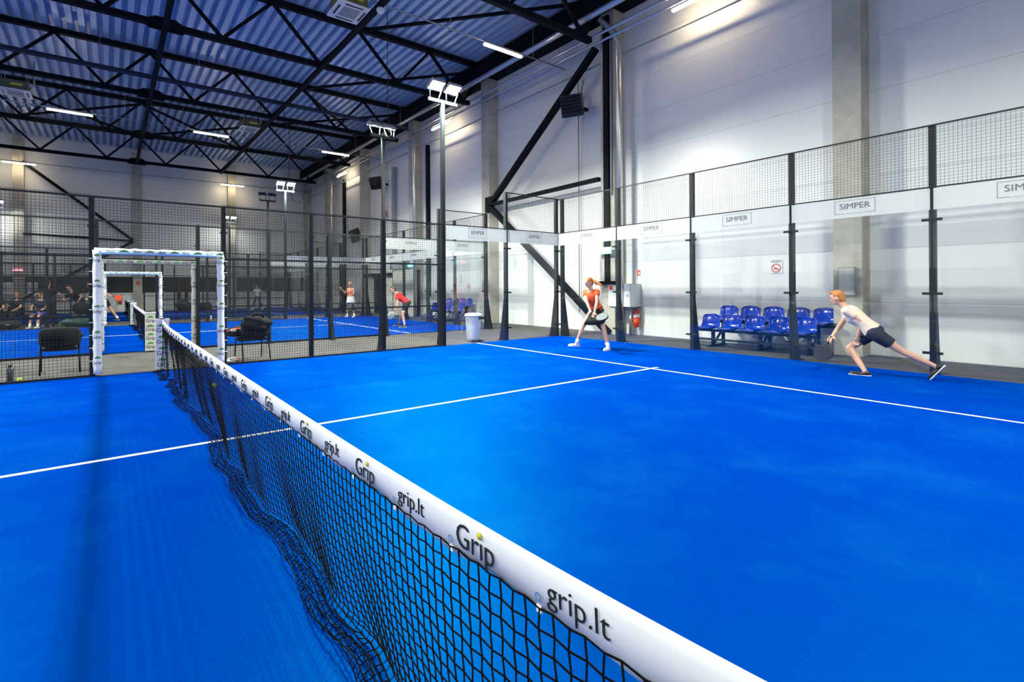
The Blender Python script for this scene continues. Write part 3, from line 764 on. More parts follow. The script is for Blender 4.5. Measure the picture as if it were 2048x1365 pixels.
# white cabinet beside the post, signs and fire extinguisher
t = thing('wall_cabinet', 'white fire hose cabinet on the wall behind the glass', 'cabinet', (11.75, 4.12, 1.18))
MB().box((-0.20, -0.40, -0.34), (0.32, 0.36, 0.34)).build('body', 'white', t)
d = MB().box((-0.215, -0.39, -0.33), (-0.202, 0.35, 0.33)).build('door', 'white', t)
for y, nm in ((0.25, 0), (-0.12, 1)): MB().box((-0.222, y-0.06, 0.16), (-0.216, y+0.06, 0.28)).build('red_sticker', 'redsign', d)
MB().tube([(-0.235, -0.32, -0.05), (-0.235, -0.32, 0.05)], 0.008, 6).build('handle', 'grey', d)
MB().tube([(0.1, -0.2, -0.34), (0.1, -0.2, -1.17)], 0.05, 10).build('drain_pipe', 'foil', t)
def firesign(y, z, label):
    t = thing('fire_sign', label, 'sign', (12.07, y, z), 0, 'red fire signs')
    MB().box((-0.006, -0.085, -0.085), (0.006, 0.085, 0.085)).build('plate', 'white', t)
    MB().box((-0.010, -0.075, -0.08), (-0.007, 0.03, 0.08)).build('red_field', 'redsign', t)
    MB().prism([(-0.02, -0.05), (-0.06, -0.05), (-0.055, 0.03), (-0.02, 0.03)], 'x', -0.013, -0.011).build('symbol', 'white', t)
firesign(3.81, 1.84, 'upper red and white fire sign on the wall above the extinguisher')
firesign(3.81, 1.42, 'lower red and white fire sign on the wall above the extinguisher')
def extinguisher(loc, ax, label):
    t = thing('fire_extinguisher', label, 'fire extinguisher', loc, ax, 'fire extinguishers')
    MB().lathe([(0.06, 0), (0.085, 0.02), (0.088, 0.10), (0.088, 0.42), (0.07, 0.48), (0.03, 0.52), (0.03, 0.55)], (0,0,0), 20).build('cylinder', 'red', t)
    MB().lathe([(0.0885, 0.14), (0.0895, 0.15), (0.0895, 0.25), (0.0885, 0.26)], (0,0,0), 20).build('orange_label', 'orange', t)
    MB().lathe([(0.0885, 0.29), (0.0895, 0.30), (0.0895, 0.37), (0.0885, 0.38)], (0,0,0), 20).build('white_label', 'white', t)
    MB().bar((0.0, 0, 0.56), (0.0, -0.14, 0.60), 0.03, 0.02).build('handle', 'blackp', t)
    MB().tube([(0, 0.03, 0.55), (-0.02, 0.13, 0.50), (-0.02, 0.13, 0.25), (-0.02, 0.11, 0.14)], 0.012, 6).build('hose', 'blackp', t)
    MB().box((0.07, -0.03, 0.2), (0.17, 0.03, 0.4)).build('wall_hook', 'grey', t)
extinguisher((11.9, 3.76, 0.24), 0, 'red fire extinguisher on the right wall under the fire signs')
extinguisher((-0.25, 33.13, 0.50), PI/2, 'red fire extinguisher on the far wall seen through the gates')
def nosmoke(y, z, label, tail):
    t = thing('no_smoking_sign', label, 'sign', (12.07, y, z), 0, 'no smoking signs')
    MB().box((-0.006, -0.13, -0.15), (0.006, 0.13, 0.17)).build('plate', 'white', t)
    if tail: MB().box((-0.009, -0.11, 0.10), (-0.007, 0.11, 0.16)).build('grey_heading', 'ink2', t)
    g = MB()
    for q in range(24):
        a0, a1 = 2*PI*q/24, 2*PI*(q+1)/24
        g.add([(-0.010, math.cos(a)*r, -0.03+math.sin(a)*r) for a, r in ((a0, .105), (a1, .105), (a1, .082), (a0, .082))], [(0,1,2,3)])
    g.obox((-0.010, 0, -0.03), V((0.001,0,0)), V((0, 0.07, 0.06)), V((0, 0.007, -0.008)))
    g.build('red_ring', 'redsign', t)
    MB().obox((-0.008, 0, -0.05), V((0.001,0,0)), V((0, 0.05, 0)), V((0,0,0.012))).build('symbol', 'ink', t)
nosmoke(0.10, 1.88, 'round red no smoking sign on the wall behind the blue seats', True)
nosmoke(12.27, 1.52, 'red no smoking sign on the wall behind the second court', False)
o = put_text('3', 0.55, 0.004, 'ink2', (12.068, 12.86, 1.80), (0,-1,0), (0,0,1), None, 'court_number'); tag(o, 'grey court number three lettered on the wall behind the second court', 'number')
# electrical panel on the near column
t = thing('electrical_panel', 'grey brown panel box on the concrete column by the blue seats', 'panel box', (11.6, -1.41, 1.52))
MB().box((-0.06, -0.14, -0.29), (0.0, 0.14, 0.29)).build('body', 'grey', t); MB().box((-0.066, -0.125, -0.27), (-0.061, 0.125, 0.27)).build('door', 'cream', t)
# lobby structures behind the second court: boxed entrance and plant
t = thing('entrance_box', 'pale boxed entrance with dark doorway on the right wall beyond the second court', 'entrance', (11.55, 19.6, 0))
MB().box((0.0, -3.4, 0), (0.4, -1.2, 2.35)).build('pale_panel', 'cream', t); MB().box((-0.02, -1.2, 2.05), (0.1, 2.6, 2.25)).build('lintel', 'steel', t)
MB().box((0.1, -1.0, 0), (0.3, 0.2, 2.05)).build('door_leaf', 'cream', t); MB().box((0.12, 0.2, 0), (0.35, 1.3, 2.05)).build('dark_opening', 'blackp', t); MB().box((0.1, 1.3, 0), (0.3, 2.2, 2.05)).build('door_leaf', 'cream', t)
MB().box((-0.03, -2.6, 2.40), (0.4, -1.0, 2.85)).build('plant_box', 'grey', t)
# posters, panels and louvres on the far wall
for x, l in ((-5.6, 'pale notice poster left of the small lit sign on the far wall'), (-4.5, 'pale notice poster right of the small lit sign on the far wall')):
    t = thing('poster', l, 'poster', (x, 32.82, 1.55), 0, 'far wall posters')
    MB().box((-0.25, 0, -0.32), (0.25, 0.03, 0.32)).build('sheet', 'white', t); MB().box((-0.2, -0.004, -0.2), (0.2, 0, 0.1)).build('picture', 'ink2', t)
for x, l in ((-2.6, 'dark louvred ventilation grille on the far wall above the band, left'), (5.0, 'louvred ventilation grille on the far wall above the band, centre')):
    t = thing('vent_grille', l, 'vent', (x, 33.2, 2.95), 0, 'far wall grilles')
    MB().box((-0.6, -0.02, -0.42), (0.6, 0.1, 0.42)).build('frame', 'grey', t)
    for k in range(6): MB().box((-0.58, -0.06, -0.36+0.13*k), (0.58, -0.02, -0.30+0.13*k)).build('slat', 'white', t)
t = thing('hose_pipe_set', 'pair of dark red pipes standing on the far wall', 'pipe', (3.05, 33.05, 0))
for dx in (0, 0.45): MB().tube([(dx, 0, 0.0), (dx, 0, 2.2)], 0.10, 10).build('red_pipe', 'darkred', t)
o = MB().box((0.62, 32.865, 1.75), (0.80, 32.878, 1.95)).build('fire_sign', 'redsign'); tag(o, 'tiny red sign on the far wall column seen through the gate', 'sign')

# ceiling cassettes
def cassette(loc, label):
    t = thing('ceiling_unit', label, 'air conditioner', loc, 0, 'ceiling air units')
    MB().box((-0.40, -0.40, 0.03), (0.40, 0.40, 0.40)).build('body', 'olive', t)
    p = MB().box((-0.48, -0.48, 0.0), (0.48, 0.48, 0.035)).build('front_panel', 'white', t)
    MB().box((-0.25, -0.25, -0.006), (0.25, 0.25, 0.0)).build('grille', 'grey', p)
    for a in range(4):
        dx, dy = ((0, .37), (0, -.37), (.37, 0), (-.37, 0))[a]
        MB().box((dx-(.26 if dy else .03), dy-(.26 if dx else .03), -0.004), (dx+(.26 if dy else .03), dy+(.26 if dx else .03), 0.0)).build('air_slot', 'blackp', p)
    MB().box((-0.1, -0.405, 0.20), (0.25, -0.40, 0.28)).build('yellow_label', 'yellow', t)
    for sx in (-1, 1):
        for sy in (-1, 1): MB().tube([(sx*0.36, sy*0.36, 0.34), (sx*0.36, sy*0.36, 10.55-loc[2])], 0.008, 5).build('hanger', 'galv', t)
    MB().tube([(0.4, 0.1, 0.15), (0.55, 0.1, 0.5), (0.55, 0.1, 10.6-loc[2])], 0.03, 6).build('refrigerant_pipe', 'galv', t)
cassette((4.82, 8.05, 9.22), 'white square ceiling air unit at the top edge, nearest')
cassette((-3.75, 20.6, 9.15), 'ceiling air unit high at the left')
cassette((4.85, 20.3, 9.15), 'ceiling air unit over the second court, centre')
t = thing('camera_dome', 'small round white fitting on the front light rail', 'fitting', (5.0, 6.45, 8.62))
MB().ell((0,0,0), (0.1,0,0), (0,0.1,0), (0,0,0.1), 14, 10).build('dome', 'white', t); MB().tube([(0,0,0.08), (0,0,0.16)], 0.03, 8).build('mount', 'grey', t)

# ------------------------------------------------------------------ stadium seats
def seat_shell(name='seat_shell'):
    # bucket: profile across depth lofted in width; local -x is the front
    mb = MB(); nx, ny = 16, 13; top = []; W = 0.225
    prof = [(-0.215, 0.015), (-0.20, 0.03), (-0.15, 0.028), (-0.08, 0.012), (0.0, 0.0), (0.08, 0.002), (0.13, 0.02), (0.165, 0.06), (0.185, 0.11), (0.20, 0.17), (0.215, 0.23), (0.225, 0.285), (0.228, 0.325), (0.222, 0.345)]
    def row(off):
        R = []
        for i, (px, pz) in enumerate(prof):
            a = i/(len(prof)-1); r = []
            wid = W*(1 - 0.10*max(0, a-0.5)*2 - (0.25 if i >= len(prof)-1 else 0.08 if i == len(prof)-2 else 0) - (0.12 if i == 0 else 0))
            for j in range(ny):
                v = -1 + 2*j/(ny-1); e = abs(v)**3
                x = px; z = pz
                if a < 0.45: z += 0.035*e
                else: x -= 0.05*e
                if i >= len(prof)-2: z -= 0.02*v*v
                r.append((x + off[0]*(1 if a > .5 else 0.3), v*wid, z + off[1]*(1 if a < .5 else 0.3)))
            R.append(r)
        return R
    A = row((0, 0)); B = row((0.018, -0.022)); n = len(prof)
    vs_ = [p for r in A for p in r] + [p for r in B for p in r]; o = n*ny; fs = []
    for i in range(n-1):
        for j in range(ny-1):
            a = i*ny+j; fs.append((a, a+1, a+ny+1, a+ny)); fs.append((o+a, o+a+ny, o+a+ny+1, o+a+1))
    for i in range(n-1):
        for j in (0, ny-1):
            a = i*ny+j; fs.append((a, a+ny, o+a+ny, o+a))
    for j in range(ny-1):
        for i in (0, n-1):
            a = i*ny+j; fs.append((a, a+1, o+a+1, o+a))
    mb.add(vs_, fs, True)
    return mb.mesh(name, 'bluep')
SHELL = seat_shell()
def bench(x, yA, pitch_, label, seatlab, order, tiers):
    t = thing('seat_stand', label, 'seat stand', (x, yA, 0))
    L = pitch_*5
    for tier, (dx, dz, dy) in enumerate(tiers):
        MB().box((dx-0.03, -L+dy, dz-0.06), (dx+0.03, 0.05+dy, dz)).build('seat_beam', 'post', t)
    MB().box((-0.33, -L-0.05, 0.16), (-0.08, 0.15, 0.19)).build('foot_board', 'post', t)
    for yy in (-0.25, -L*0.52, -L+0.25):
        MB().box((-0.06, yy-0.03, 0), (0.02, yy+0.03, tiers[0][1]-0.05)).build('leg', 'post', t)
        MB().box((0.42, yy-0.03, 0), (0.48, yy+0.03, tiers[1][1]-0.05)).build('leg', 'post', t)
        MB().box((-0.28, yy-0.035, 0.0), (0.52, yy+0.035, 0.04)).build('foot', 'post', t)
        MB().bar((0, yy, 0.05), (0.45, yy, 0.4), 0.04, 0.04).build('strut', 'post', t)
    i = 0
    for tier, (dx, dz, dy) in enumerate(tiers):
        for k in range(5):
            o = link('stadium_seat', SHELL, None, (x+dx, yA-pitch_*(k+0.5)+dy, dz+0.02))
            tag(o, '%s %s blue plastic seat of the %s row%s' % (order[k], 'glossy', ('front', 'back')[tier], seatlab), 'seat', 'blue seats' + seatlab); i += 1
ORD = ['leftmost', 'second from left', 'middle', 'fourth from left', 'rightmost']
bench(11.15, 1.35, 0.50, 'dark steel stand carrying the blue seats behind the glass', ' behind the near glass', ORD, ((0.0, 0.40, 0.14), (0.42, 0.60, -0.08)))
bench(11.15, 14.1, 0.50, 'steel stand carrying the blue seats behind the second court', ' behind the second court', ORD, ((0.0, 0.40, 0.0), (0.42, 0.60, -0.08)))

# ------------------------------------------------------------------ bin
t = thing('waste_bin', 'pale grey pedal bin standing at the glass by the court edge', 'bin', (7.16, 5.42, 0), 0.1)
mb = MB(); R = []
for z, a in ((0.03, 0.165), (0.10, 0.175), (0.62, 0.215), (0.66, 0.215)): R.append(((0,0,z), (a,0,0), (0,a*0.85,0)))
mb.loft(R, 28).build('body', 'bin', t)
mb = MB(); R = []
for z, a in ((0.665, 0.235), (0.70, 0.238), (0.735, 0.22), (0.755, 0.15), (0.762, 0.05)): R.append(((0,0,z), (a,0,0), (0,a*0.88,0)))
mb.loft(R, 28).build('lid', 'bin', t)
MB().box((-0.12, -0.24, 0.02), (0.12, -0.14, 0.05)).build('pedal', 'blackp', t); MB().box((0.02, -0.215, 0.60), (0.20, -0.195, 0.66)).build('lid_hinge', 'blackp', t)
for sx in (-1, 1): MB().lathe([(0.03, -0.02), (0.03, 0.02)], (sx*0.13, -0.12, 0.03), 12, (1,0,0)).build('wheel', 'blackp', t)

# ------------------------------------------------------------------ chairs
def chair():
    """black visitor chair, front towards +y, back towards -y"""
    t = thing('visitor_chair', '', 'chair', (0,0,0))
    def pad(c, a, b, d, nm):
        mb = MB(); mb.loft([(V(c)-V(d), V(a)*0.92, V(b)*0.92), (V(c)-V(d)*0.5, a, b), (V(c)+V(d)*0.5, a, b), (V(c)+V(d), V(a)*0.92, V(b)*0.92)], 32, 0.42)
        return mb.build(nm, 'black', t)
    pad((0, 0.0, 0.43), (0.26,0,0), (0,0.235,0), (0,0,0.035), 'seat')
    pad((0, -0.245, 0.63), (0.285,0,0), (0,-0.02,0.165), (0,0.03,0.006), 'backrest')
    for sx in (-1, 1):
        MB().tube([(sx*0.27, 0.20, 0), (sx*0.265, 0.16, 0.42)], 0.013, 8).build('leg', 'steel', t)
        MB().tube([(sx*0.27, -0.30, 0), (sx*0.262, -0.22, 0.42)], 0.013, 8).build('leg', 'steel', t)
        MB().tube([(sx*0.262, -0.22, 0.40), (sx*0.262, 0.17, 0.40)], 0.013, 8).build('side_rail', 'steel', t)
        MB().tube([(sx*0.255, -0.22, 0.42), (sx*0.25, -0.27, 0.70)], 0.012, 8).build('back_upright', 'steel', t)
    MB().tube([(0.262, 0.15, 0.42), (0.30, 0.15, 0.62), (0.30, -0.20, 0.63)], 0.012, 8).build('arm_frame', 'steel', t)
    MB().box((0.275, -0.15, 0.63), (0.325, 0.20, 0.66)).build('armrest', 'blackp', t)
    return t
ch0 = chair(); ch0.location = (-1.48, 6.02, 0); ch0.rotation_euler.z = 0.05
ch0['label'] = 'black chair with armrest left of the front court gate, back to the camera'; ch0['group'] = 'black visitor chairs'
CH = [((1.62, 5.62, 0), 0.12, 'black chair right of the front gate, heaped with bags and a jacket'),
      ((-3.75, 20.55, 0), PI+0.3, 'black chair at the far left under a seated person in black'),
      ((-2.95, 19.75, 0), 2.8, 'black chair under the seated person with blue shorts'),
      ((-1.75, 20.9, 0), 0.2, 'black chair beside the bending man in the black shirt'),
      ((2.05, 21.15, 0), 0.1, 'black chair behind the second court carrying a black backpack'),
      ((2.95, 21.2, 0), -0.1, 'black chair beside the backpack chair, with a small bag on it')]
for loc, rz, l in CH: dup(ch0, loc, rz, l, 'black visitor chairs')
def lump(name, label, cat, c, a, b, d, m, seed, amp=0.18, extra=None):
    rnd = random.Random(seed); ph = [rnd.uniform(0, 6) for _ in range(6)]
    mb = MB().ell((0,0,0), (a,0,0), (0,b,0), (0,0,d), 28, 18)
    vv = []
    for p in mb.v:
        q = V(p); f = 1 + amp*(math.sin(9*p[0]/a*.4+ph[0])*math.sin(4*p[1]/b+ph[1]) + 0.5*math.sin(7*p[2]/d+ph[2]+3*p[0]/a))
        x, y, z = q*f; z = max(z, -d*0.72)
        vv.append((x, y, z))
    mb.v = vv; o = mb.build(name, m); o.location = c
    return tag(o, label, cat)
t = lump('jacket', 'black jacket draped over the back of the chair right of the front gate', 'jacket', (1.65, 5.34, 0.74), 0.27, 0.10, 0.17, 'black', 1)
MB().tube([(-0.12, 0, 0.13), (-0.03, -0.02, 0.20), (0.10, -0.02, 0.19), (0.14, 0, 0.13)], 0.03, 8).build('hood', 'black', t)
t = lump('racket_bag', 'black padel bag with orange trim lying across the chair seat', 'bag', (1.47, 5.62, 0.575), 0.42, 0.2, 0.12, 'black', 2, 0.1)
MB().tube([(-0.40, -0.04, -0.05), (-0.33, -0.12, 0.03), (-0.22, -0.15, 0.07), (-0.1, -0.17, 0.08)], 0.014, 6).build('orange_trim', 'orange', t)
MB().box((0.10, -0.215, -0.02), (0.18, -0.19, 0.03)).build('white_mark', 'white', t); MB().box((-0.28, -0.20, 0.03), (-0.18, -0.16, 0.07)).build('white_mark', 'white', t)
MB().tube([(0.3, -0.19, -0.05), (0.38, -0.1, 0.0)], 0.02, 6).build('orange_trim', 'orange', t)
t = lump('backpack', 'black backpack on the chair behind the second court', 'backpack', (2.02, 21.12, 0.68), 0.32, 0.22, 0.25, 'black', 4, 0.08)
MB().box((-0.03, -0.23, 0.06), (0.05, -0.20, 0.12)).build('white_mark', 'white', t)
t = lump('small_bag', 'small dark bag with orange patch on the chair near the backpack', 'bag', (2.95, 21.2, 0.60), 0.18, 0.14, 0.14, 'navyf', 5, 0.08)
MB().box((-0.08, -0.150, -0.03), (0.03, -0.135, 0.05)).build('orange_patch', 'orange', t)
t = lump('sports_bag', 'dark green sports bag on the floor behind the left court fence', 'bag', (-1.75, 19.25, 0.17), 0.62, 0.28, 0.23, 'teal', 6, 0.08)
MB().tube([(-0.3, -0.1, 0.14), (-0.2, -0.12, 0.3), (0.1, -0.12, 0.3), (0.2, -0.1, 0.14)], 0.015, 6).build('strap', 'blackp', t)
t = lump('backpack', 'black backpack on the chair by the bending man at the left', 'backpack', (-1.75, 20.85, 0.68), 0.30, 0.20, 0.24, 'black', 8, 0.08)
MB().box((-0.05, -0.21, 0.02), (0.05, -0.185, 0.07)).build('white_mark', 'ink2', t)
t = lump('shoe_bag', 'black bag on the floor at the seated people', 'bag', (-3.85, 19.3, 0.16), 0.4, 0.22, 0.2, 'black', 9, 0.1)
MB().box((-0.06, -0.23, 0.0), (0.1, -0.2, 0.03)).build('pale_mark', 'ink2', t)
t = lump('crumpled_cloth', 'crumpled white and pink cloth on the floor by the gate chair', 'cloth', (1.22, 5.38, 0.045), 0.11, 0.07, 0.055, 'whitef', 11, 0.25)
MB().ell((0.07, -0.02, 0.0), (0.05,0,0), (0,0.04,0), (0,0,0.03), 10, 6).build('pink_corner', 'peach', t)
# bottles and balls
def bottle(loc, label, m='bottle', h=0.26, r=0.043):
    t = thing('water_bottle', label, 'bottle', loc)
    MB().lathe([(r*.95, 0), (r, 0.01), (r, h*0.72), (r*0.6, h*0.8), (r*.5, h*.84)], (0,0,0), 18).build('body', m, t)
    MB().lathe([(r*.58, h*.84), (r*.6, h*.95), (r*.4, h)], (0,0,0), 16).build('cap', 'blackp', t)
    MB().tube([(r*.5, 0, h*.9), (r*.6, 0, h*1.04), (-r*.6, 0, h*1.04), (-r*.5, 0, h*.9)], 0.005, 6).build('carry_loop', 'blackp', t)
bottle((-2.06, 5.36, 0), 'dark drinking bottle on the floor behind the left fence', h=0.27)
bottle((2.55, 20.9, 0), 'small green bottle on the floor by the backpack chair', 'green', 0.22, 0.035)
bottle((3.15, 20.75, 0), 'small pale bottle on the floor by the backpack chair', 'white', 0.22, 0.035)
bottle((-2.35, 19.3, 0), 'small green bottle on the floor left of the sports bag', 'green', 0.24, 0.035)
def ball(loc, label, at_floor=True):
    t = sphere('tennis_ball', label, 'ball', loc, 0.0335, 'ball')
    P = []
    for k in range(41):
        a = 2*PI*k/40; P.append(V((math.cos(a)*0.8 + 0.2*math.cos(3*a), math.sin(a)*0.8 - 0.2*math.sin(3*a), 0.8*math.sin(2*a))).normalized()*0.0337)
    MB().tube(P, 0.0012, 5, cap=False).build('seam', 'white', t)
ball((-1.93, 5.21, 0.0335), 'yellow ball on the floor behind the left fence, beside the bottle')
ball((0.47, 2.77, 0.046), 'yellow ball on the blue turf of the front court, seen through the net')

# ------------------------------------------------------------------ people
def remeshed(mb, voxel, name, m, parent, smooth=4):
    me = mb.mesh('raw', m); o = bpy.data.objects.new('raw', me); C.objects.link(o)
    r = o.modifiers.new('r', 'REMESH'); r.mode = 'VOXEL'; r.voxel_size = voxel; r.use_smooth_shade = True
    sm = o.modifiers.new('s', 'SMOOTH'); sm.factor = 0.5; sm.iterations = smooth
    dg = bpy.context.evaluated_depsgraph_get()
    out = bpy.data.meshes.new_from_object(o.evaluated_get(dg), depsgraph=dg); out.name = name
    bpy.data.objects.remove(o); bpy.data.meshes.remove(me)
    return link(name, out, parent)
def ik(a, target, l1, l2, hint):
    a = V(a); t = V(target); d = t - a; L = min(d.length, (l1+l2)*0.995); L = max(L, abs(l1-l2)*1.05)
    d = d.normalized(); t = a + d*L
    h = V(hint); h = (h - d*h.dot(d)).normalized()
    x = (l1*l1 - l2*l2 + L*L)/(2*L); y = math.sqrt(max(0, l1*l1 - x*x))
    return a + d*x + h*y, t
def person(label, H, pelvis, neck, face, facing, feet, hands, khint, ehint, cloth, skin='skin', hair='brown', hairstyle='short', shoes='whitef', socks='whitef',
           voxel=0.011, female=False, fingers='relaxed', sleeve=0.62, leglen=0.45, group=None, extra=None, toes=None):
    """pelvis, neck: world points. face: look direction; facing: body forward; feet/hands: (left, right) world targets of ankles/wrists"""
    k = H/1.75; t = thing('person', label, 'person', (0,0,0), 0, group)
    pelvis = V(pelvis); neck = V(neck); spine = (neck - pelvis); sp = spine.normalized()
    f = V(facing); f = (f - sp*f.dot(sp)).normalized(); lat = sp.cross(f).normalized()   # lat = left of the person
    lat = -f.cross(sp).normalized() if lat.length == 0 else lat
    SW = (0.175 if female else 0.200)*k; HW = 0.095*k; TD = 0.90 if female else 1.0
    L = spine.length
    body = MB()
    def ring(a, w_, d_, off=0): return (pelvis + sp*(a*L) + f*off*k, lat*w_*k, f*d_*k)
    torso = [ring(-0.14, 0.10, 0.09), ring(-0.06, 0.155, 0.115), ring(0.08, 0.160*(1.05 if female else .97), 0.115), ring(0.28, 0.125 if female else 0.145, 0.095), ring(0.42, 0.122 if female else 0.15, 0.095),
             ring(0.62, 0.145 if female else 0.172, 0.115, 0.012), ring(0.78, 0.150 if female else 0.180, 0.112, 0.008), ring(0.90, 0.13, 0.09), ring(1.0, 0.06, 0.06)]
    body.loft(torso, 24)
    fc = V(face).normalized(); hb = neck + (sp*0.6 + V((0,0,0.4))).normalized()*0.06*k
    head = neck + (sp*0.55 + V((0,0,0.45)) + fc*0.12).normalized()*0.175*k
    hu = (V((0,0,1)) - fc*fc.z).normalized() if abs(fc.z) < .95 else sp; hl = hu.cross(fc)
    body.cap(neck - sp*0.04*k, head - hu*0.03*k - fc*0.01*k, 0.056*k, 0.052*k)
    body.ell(head + hu*0.015*k, hl*0.076*k, fc*0.095*k, hu*0.108*k, 20, 16)
    body.ell(head - hu*0.062*k + fc*0.030*k, hl*0.052*k, fc*0.055*k, hu*0.050*k, 14, 10)
    body.ell(head - hu*0.018*k + fc*0.095*k, hl*0.013*k, fc*0.02*k, hu*0.026*k, 10, 8)         # nose
    for s_ in (-1, 1): body.ell(head + hl*s_*0.078*k - fc*0.005*k - hu*0.005*k, hl*0.012*k, fc*0.02*k, hu*0.032*k, 10, 8)
    shirt = MB(); shorts = MB(); parts = {}
    g = 0.014*k
    if cloth.get('top'):
        shirt.loft([(c, a*(1+g/a.length*1.1), b*(1+g/b.length*1.1)) for c, a, b in torso[1 if not cloth.get('crop') else 2:8]] + [(neck - sp*0.02*k, lat*0.075*k, f*0.07*k)], 24)
    kn = []
    for i, s_ in ((0, 1), (1, -1)):
        sh = neck - sp*0.055*k + lat*s_*SW*0.9
        eh = ehint[i]; el, wr = ik(sh, hands[i], 0.285*k, 0.250*k, eh)
        body.cap(sh, sh + (el-sh)*0.5, 0.054*k*TD, 0.047*k*TD); body.cap(sh + (el-sh)*0.5, el, 0.047*k*TD, 0.038*k*TD)
        body.cap(el, el + (wr-el)*0.35, 0.039*k*TD, 0.040*k*TD); body.cap(el + (wr-el)*0.35, wr, 0.040*k*TD, 0.026*k*TD)
        body.cap(neck - sp*0.05*k + lat*s_*0.05*k, sh, 0.052*k, 0.055*k)
        # hand
        hd = (wr - el).normalized(); pn = hd.cross(V(eh)).normalized(); side_ = hd.cross(pn).normalized()
        if fingers[0] == 'h' or True:
            pc = wr + hd*0.05*k
            body.ell(pc, side_*0.042*k, pn*0.018*k, hd*0.055*k, 14, 10)
            for q, (o_, ln) in enumerate(((-0.033, 0.070), (-0.011, 0.080), (0.011, 0.076), (0.033, 0.060))):
                b0 = pc + side_*o_*k + hd*0.040*k; b1 = b0 + (hd*0.9 + side_*o_*4 + pn*s_*0.25).normalized()*ln*0.5*k
                b2 = b1 + (hd*0.6 + pn*s_*0.8).normalized()*ln*0.5*k
                body.cap(b0, b1, 0.0092*k, 0.0085*k, 8); body.cap(b1, b2, 0.0085*k, 0.0075*k, 8)
            b0 = pc - side_*0.030*k - hd*0.02*k; b1 = b0 + (hd*0.5 - side_*0.9).normalized()*0.038*k; b2 = b1 + (hd*0.9 - side_*0.25 + pn*s_*0.3).normalized()*0.032*k
            body.cap(b0, b1, 0.012*k, 0.010*k, 8); body.cap(b1, b2, 0.010*k, 0.009*k, 8)
        parts['wr%d' % i] = wr; parts['hd%d' % i] = hd; parts['pn%d' % i] = pn; parts['el%d' % i] = el
        if cloth.get('top') and sleeve > 0:
            e2 = sh + (el-sh)*sleeve
            shirt.cap(neck - sp*0.055*k + lat*s_*0.05*k, sh, 0.060*k, 0.068*k); shirt.tube([sh, e2], [0.068*k, 0.062*k], 14)
            if sleeve > 0.95: shirt.cap(el, wr, 0.052*k, 0.04*k)
        # leg
        hp = pelvis - sp*0.02*k*0 + lat*s_*HW
        ft = V(feet[i]); an = V((ft.x, ft.y, ft.z + 0.085*k))
        knee, an2 = ik(hp, an, 0.435*k, 0.42*k, khint[i])
        body.cap(hp, hp + (knee-hp)*0.5, 0.088*k, 0.070*k); body.cap(hp + (knee-hp)*0.5, knee, 0.070*k, 0.050*k)
        body.cap(knee, knee + (an2-knee)*0.35, 0.050*k, 0.053*k); body.cap(knee + (an2-knee)*0.35, an2, 0.053*k, 0.033*k)
        td = V(toes[i]) if toes else V((f.x, f.y, 0)); td = td.normalized()
        sd = td.cross(V((0,0,1))).normalized() if abs(td.z) < .9 else V((1,0,0)); un = sd.cross(td).normalized()
        body.cap(an2, an2 - un*0.05*k, 0.034*k, 0.034*k)
        sole = an2 - un*0.085*k
        kn.append((hp, knee, an2, td, sd, un, sole))
        if cloth.get('bottom') in ('shorts', 'long', 'leggings'):
            fr = {'shorts': leglen, 'long': 1.0, 'leggings': 1.0}[cloth['bottom']]; gg = 0.020 if cloth['bottom'] != 'leggings' else 0.006
            e2 = hp + (knee-hp)*fr
            shorts.cap(hp, hp + (e2-hp)*0.3, (0.092+gg*.6)*k, (0.090+gg)*k); shorts.tube([hp + (e2-hp)*0.3, e2], [(0.088+gg)*k, ((0.070 if fr < .8 else 0.052)+gg)*k], 16)
            if fr == 1.0: shorts.cap(knee, knee + (an2-knee)*0.4, (0.052+gg)*k, (0.055+gg*.8)*k); shorts.tube([knee + (an2-knee)*0.4, an2 + (knee-an2)*0.08], [(0.055+gg*.8)*k, (0.036+gg*.8)*k], 14)
    b = remeshed(body, voxel, 'body', skin, t, 5)
    if cloth.get('top'):
        s1 = remeshed(shirt, voxel*1.05, 'shirt', cloth['top'], t, 5)
    if cloth.get('bottom') == 'skirt':
        R = [(pelvis + sp*0.10*k, lat*0.165*k, f*0.13*k)]
        d0 = ((kn[0][1]+kn[1][1])/2 - pelvis).normalized()
        spread_ = ((kn[0][1]-kn[1][1]).length)/2
        for a, w_ in ((0.0, 0.185), (0.12, 0.205), (0.27, 0.20 + spread_*0.32)): R.append((pelvis + d0*a*k, lat*w_*k, f*(0.14+a*0.12)*k))
        sk = MB(); sk.loft(R, 28); o = sk.build('skirt', cloth['bcol'], t)
        for p in o.data.polygons: p.use_smooth = True
    elif cloth.get('bottom'):
        shorts.loft([(c, a*(1+.02/a.length*.8), bb*(1+.02/bb.length*.8)) for c, a, bb in torso[0:3]], 22)
        remeshed(shorts, voxel*1.05, 'shorts' if cloth['bottom'] == 'shorts' else 'trousers', cloth['bcol'], t, 5)
    for hp, knee, an2, td, sd, un, sole in kn:
        if socks:
            MB().tube([an2 + (knee-an2)*0.22, an2, an2 - un*0.03*k], [0.047*k, 0.040*k, 0.042*k], 14).build('sock', socks, t)
        sh_ = MB(); sh_.ell(sole + td*(-0.02)*k + un*0.045*k, sd*0.042*k, td*0.06*k, un*0.048*k, 14, 10); sh_.ell(sole + td*0.09*k + un*0.032*k, sd*0.050*k, td*0.115*k, un*0.036*k, 16, 10)
        so = remeshed(sh_, 0.009, 'shoe', shoes, t, 3)
        R = []
        for a, w_ in ((-0.08, 0.03), (-0.05, 0.042), (0.03, 0.040), (0.12, 0.052), (0.18, 0.040), (0.205, 0.015)): R.append((sole + td*a*k + un*0.010*k, sd*w_*k, un*0.010*k))
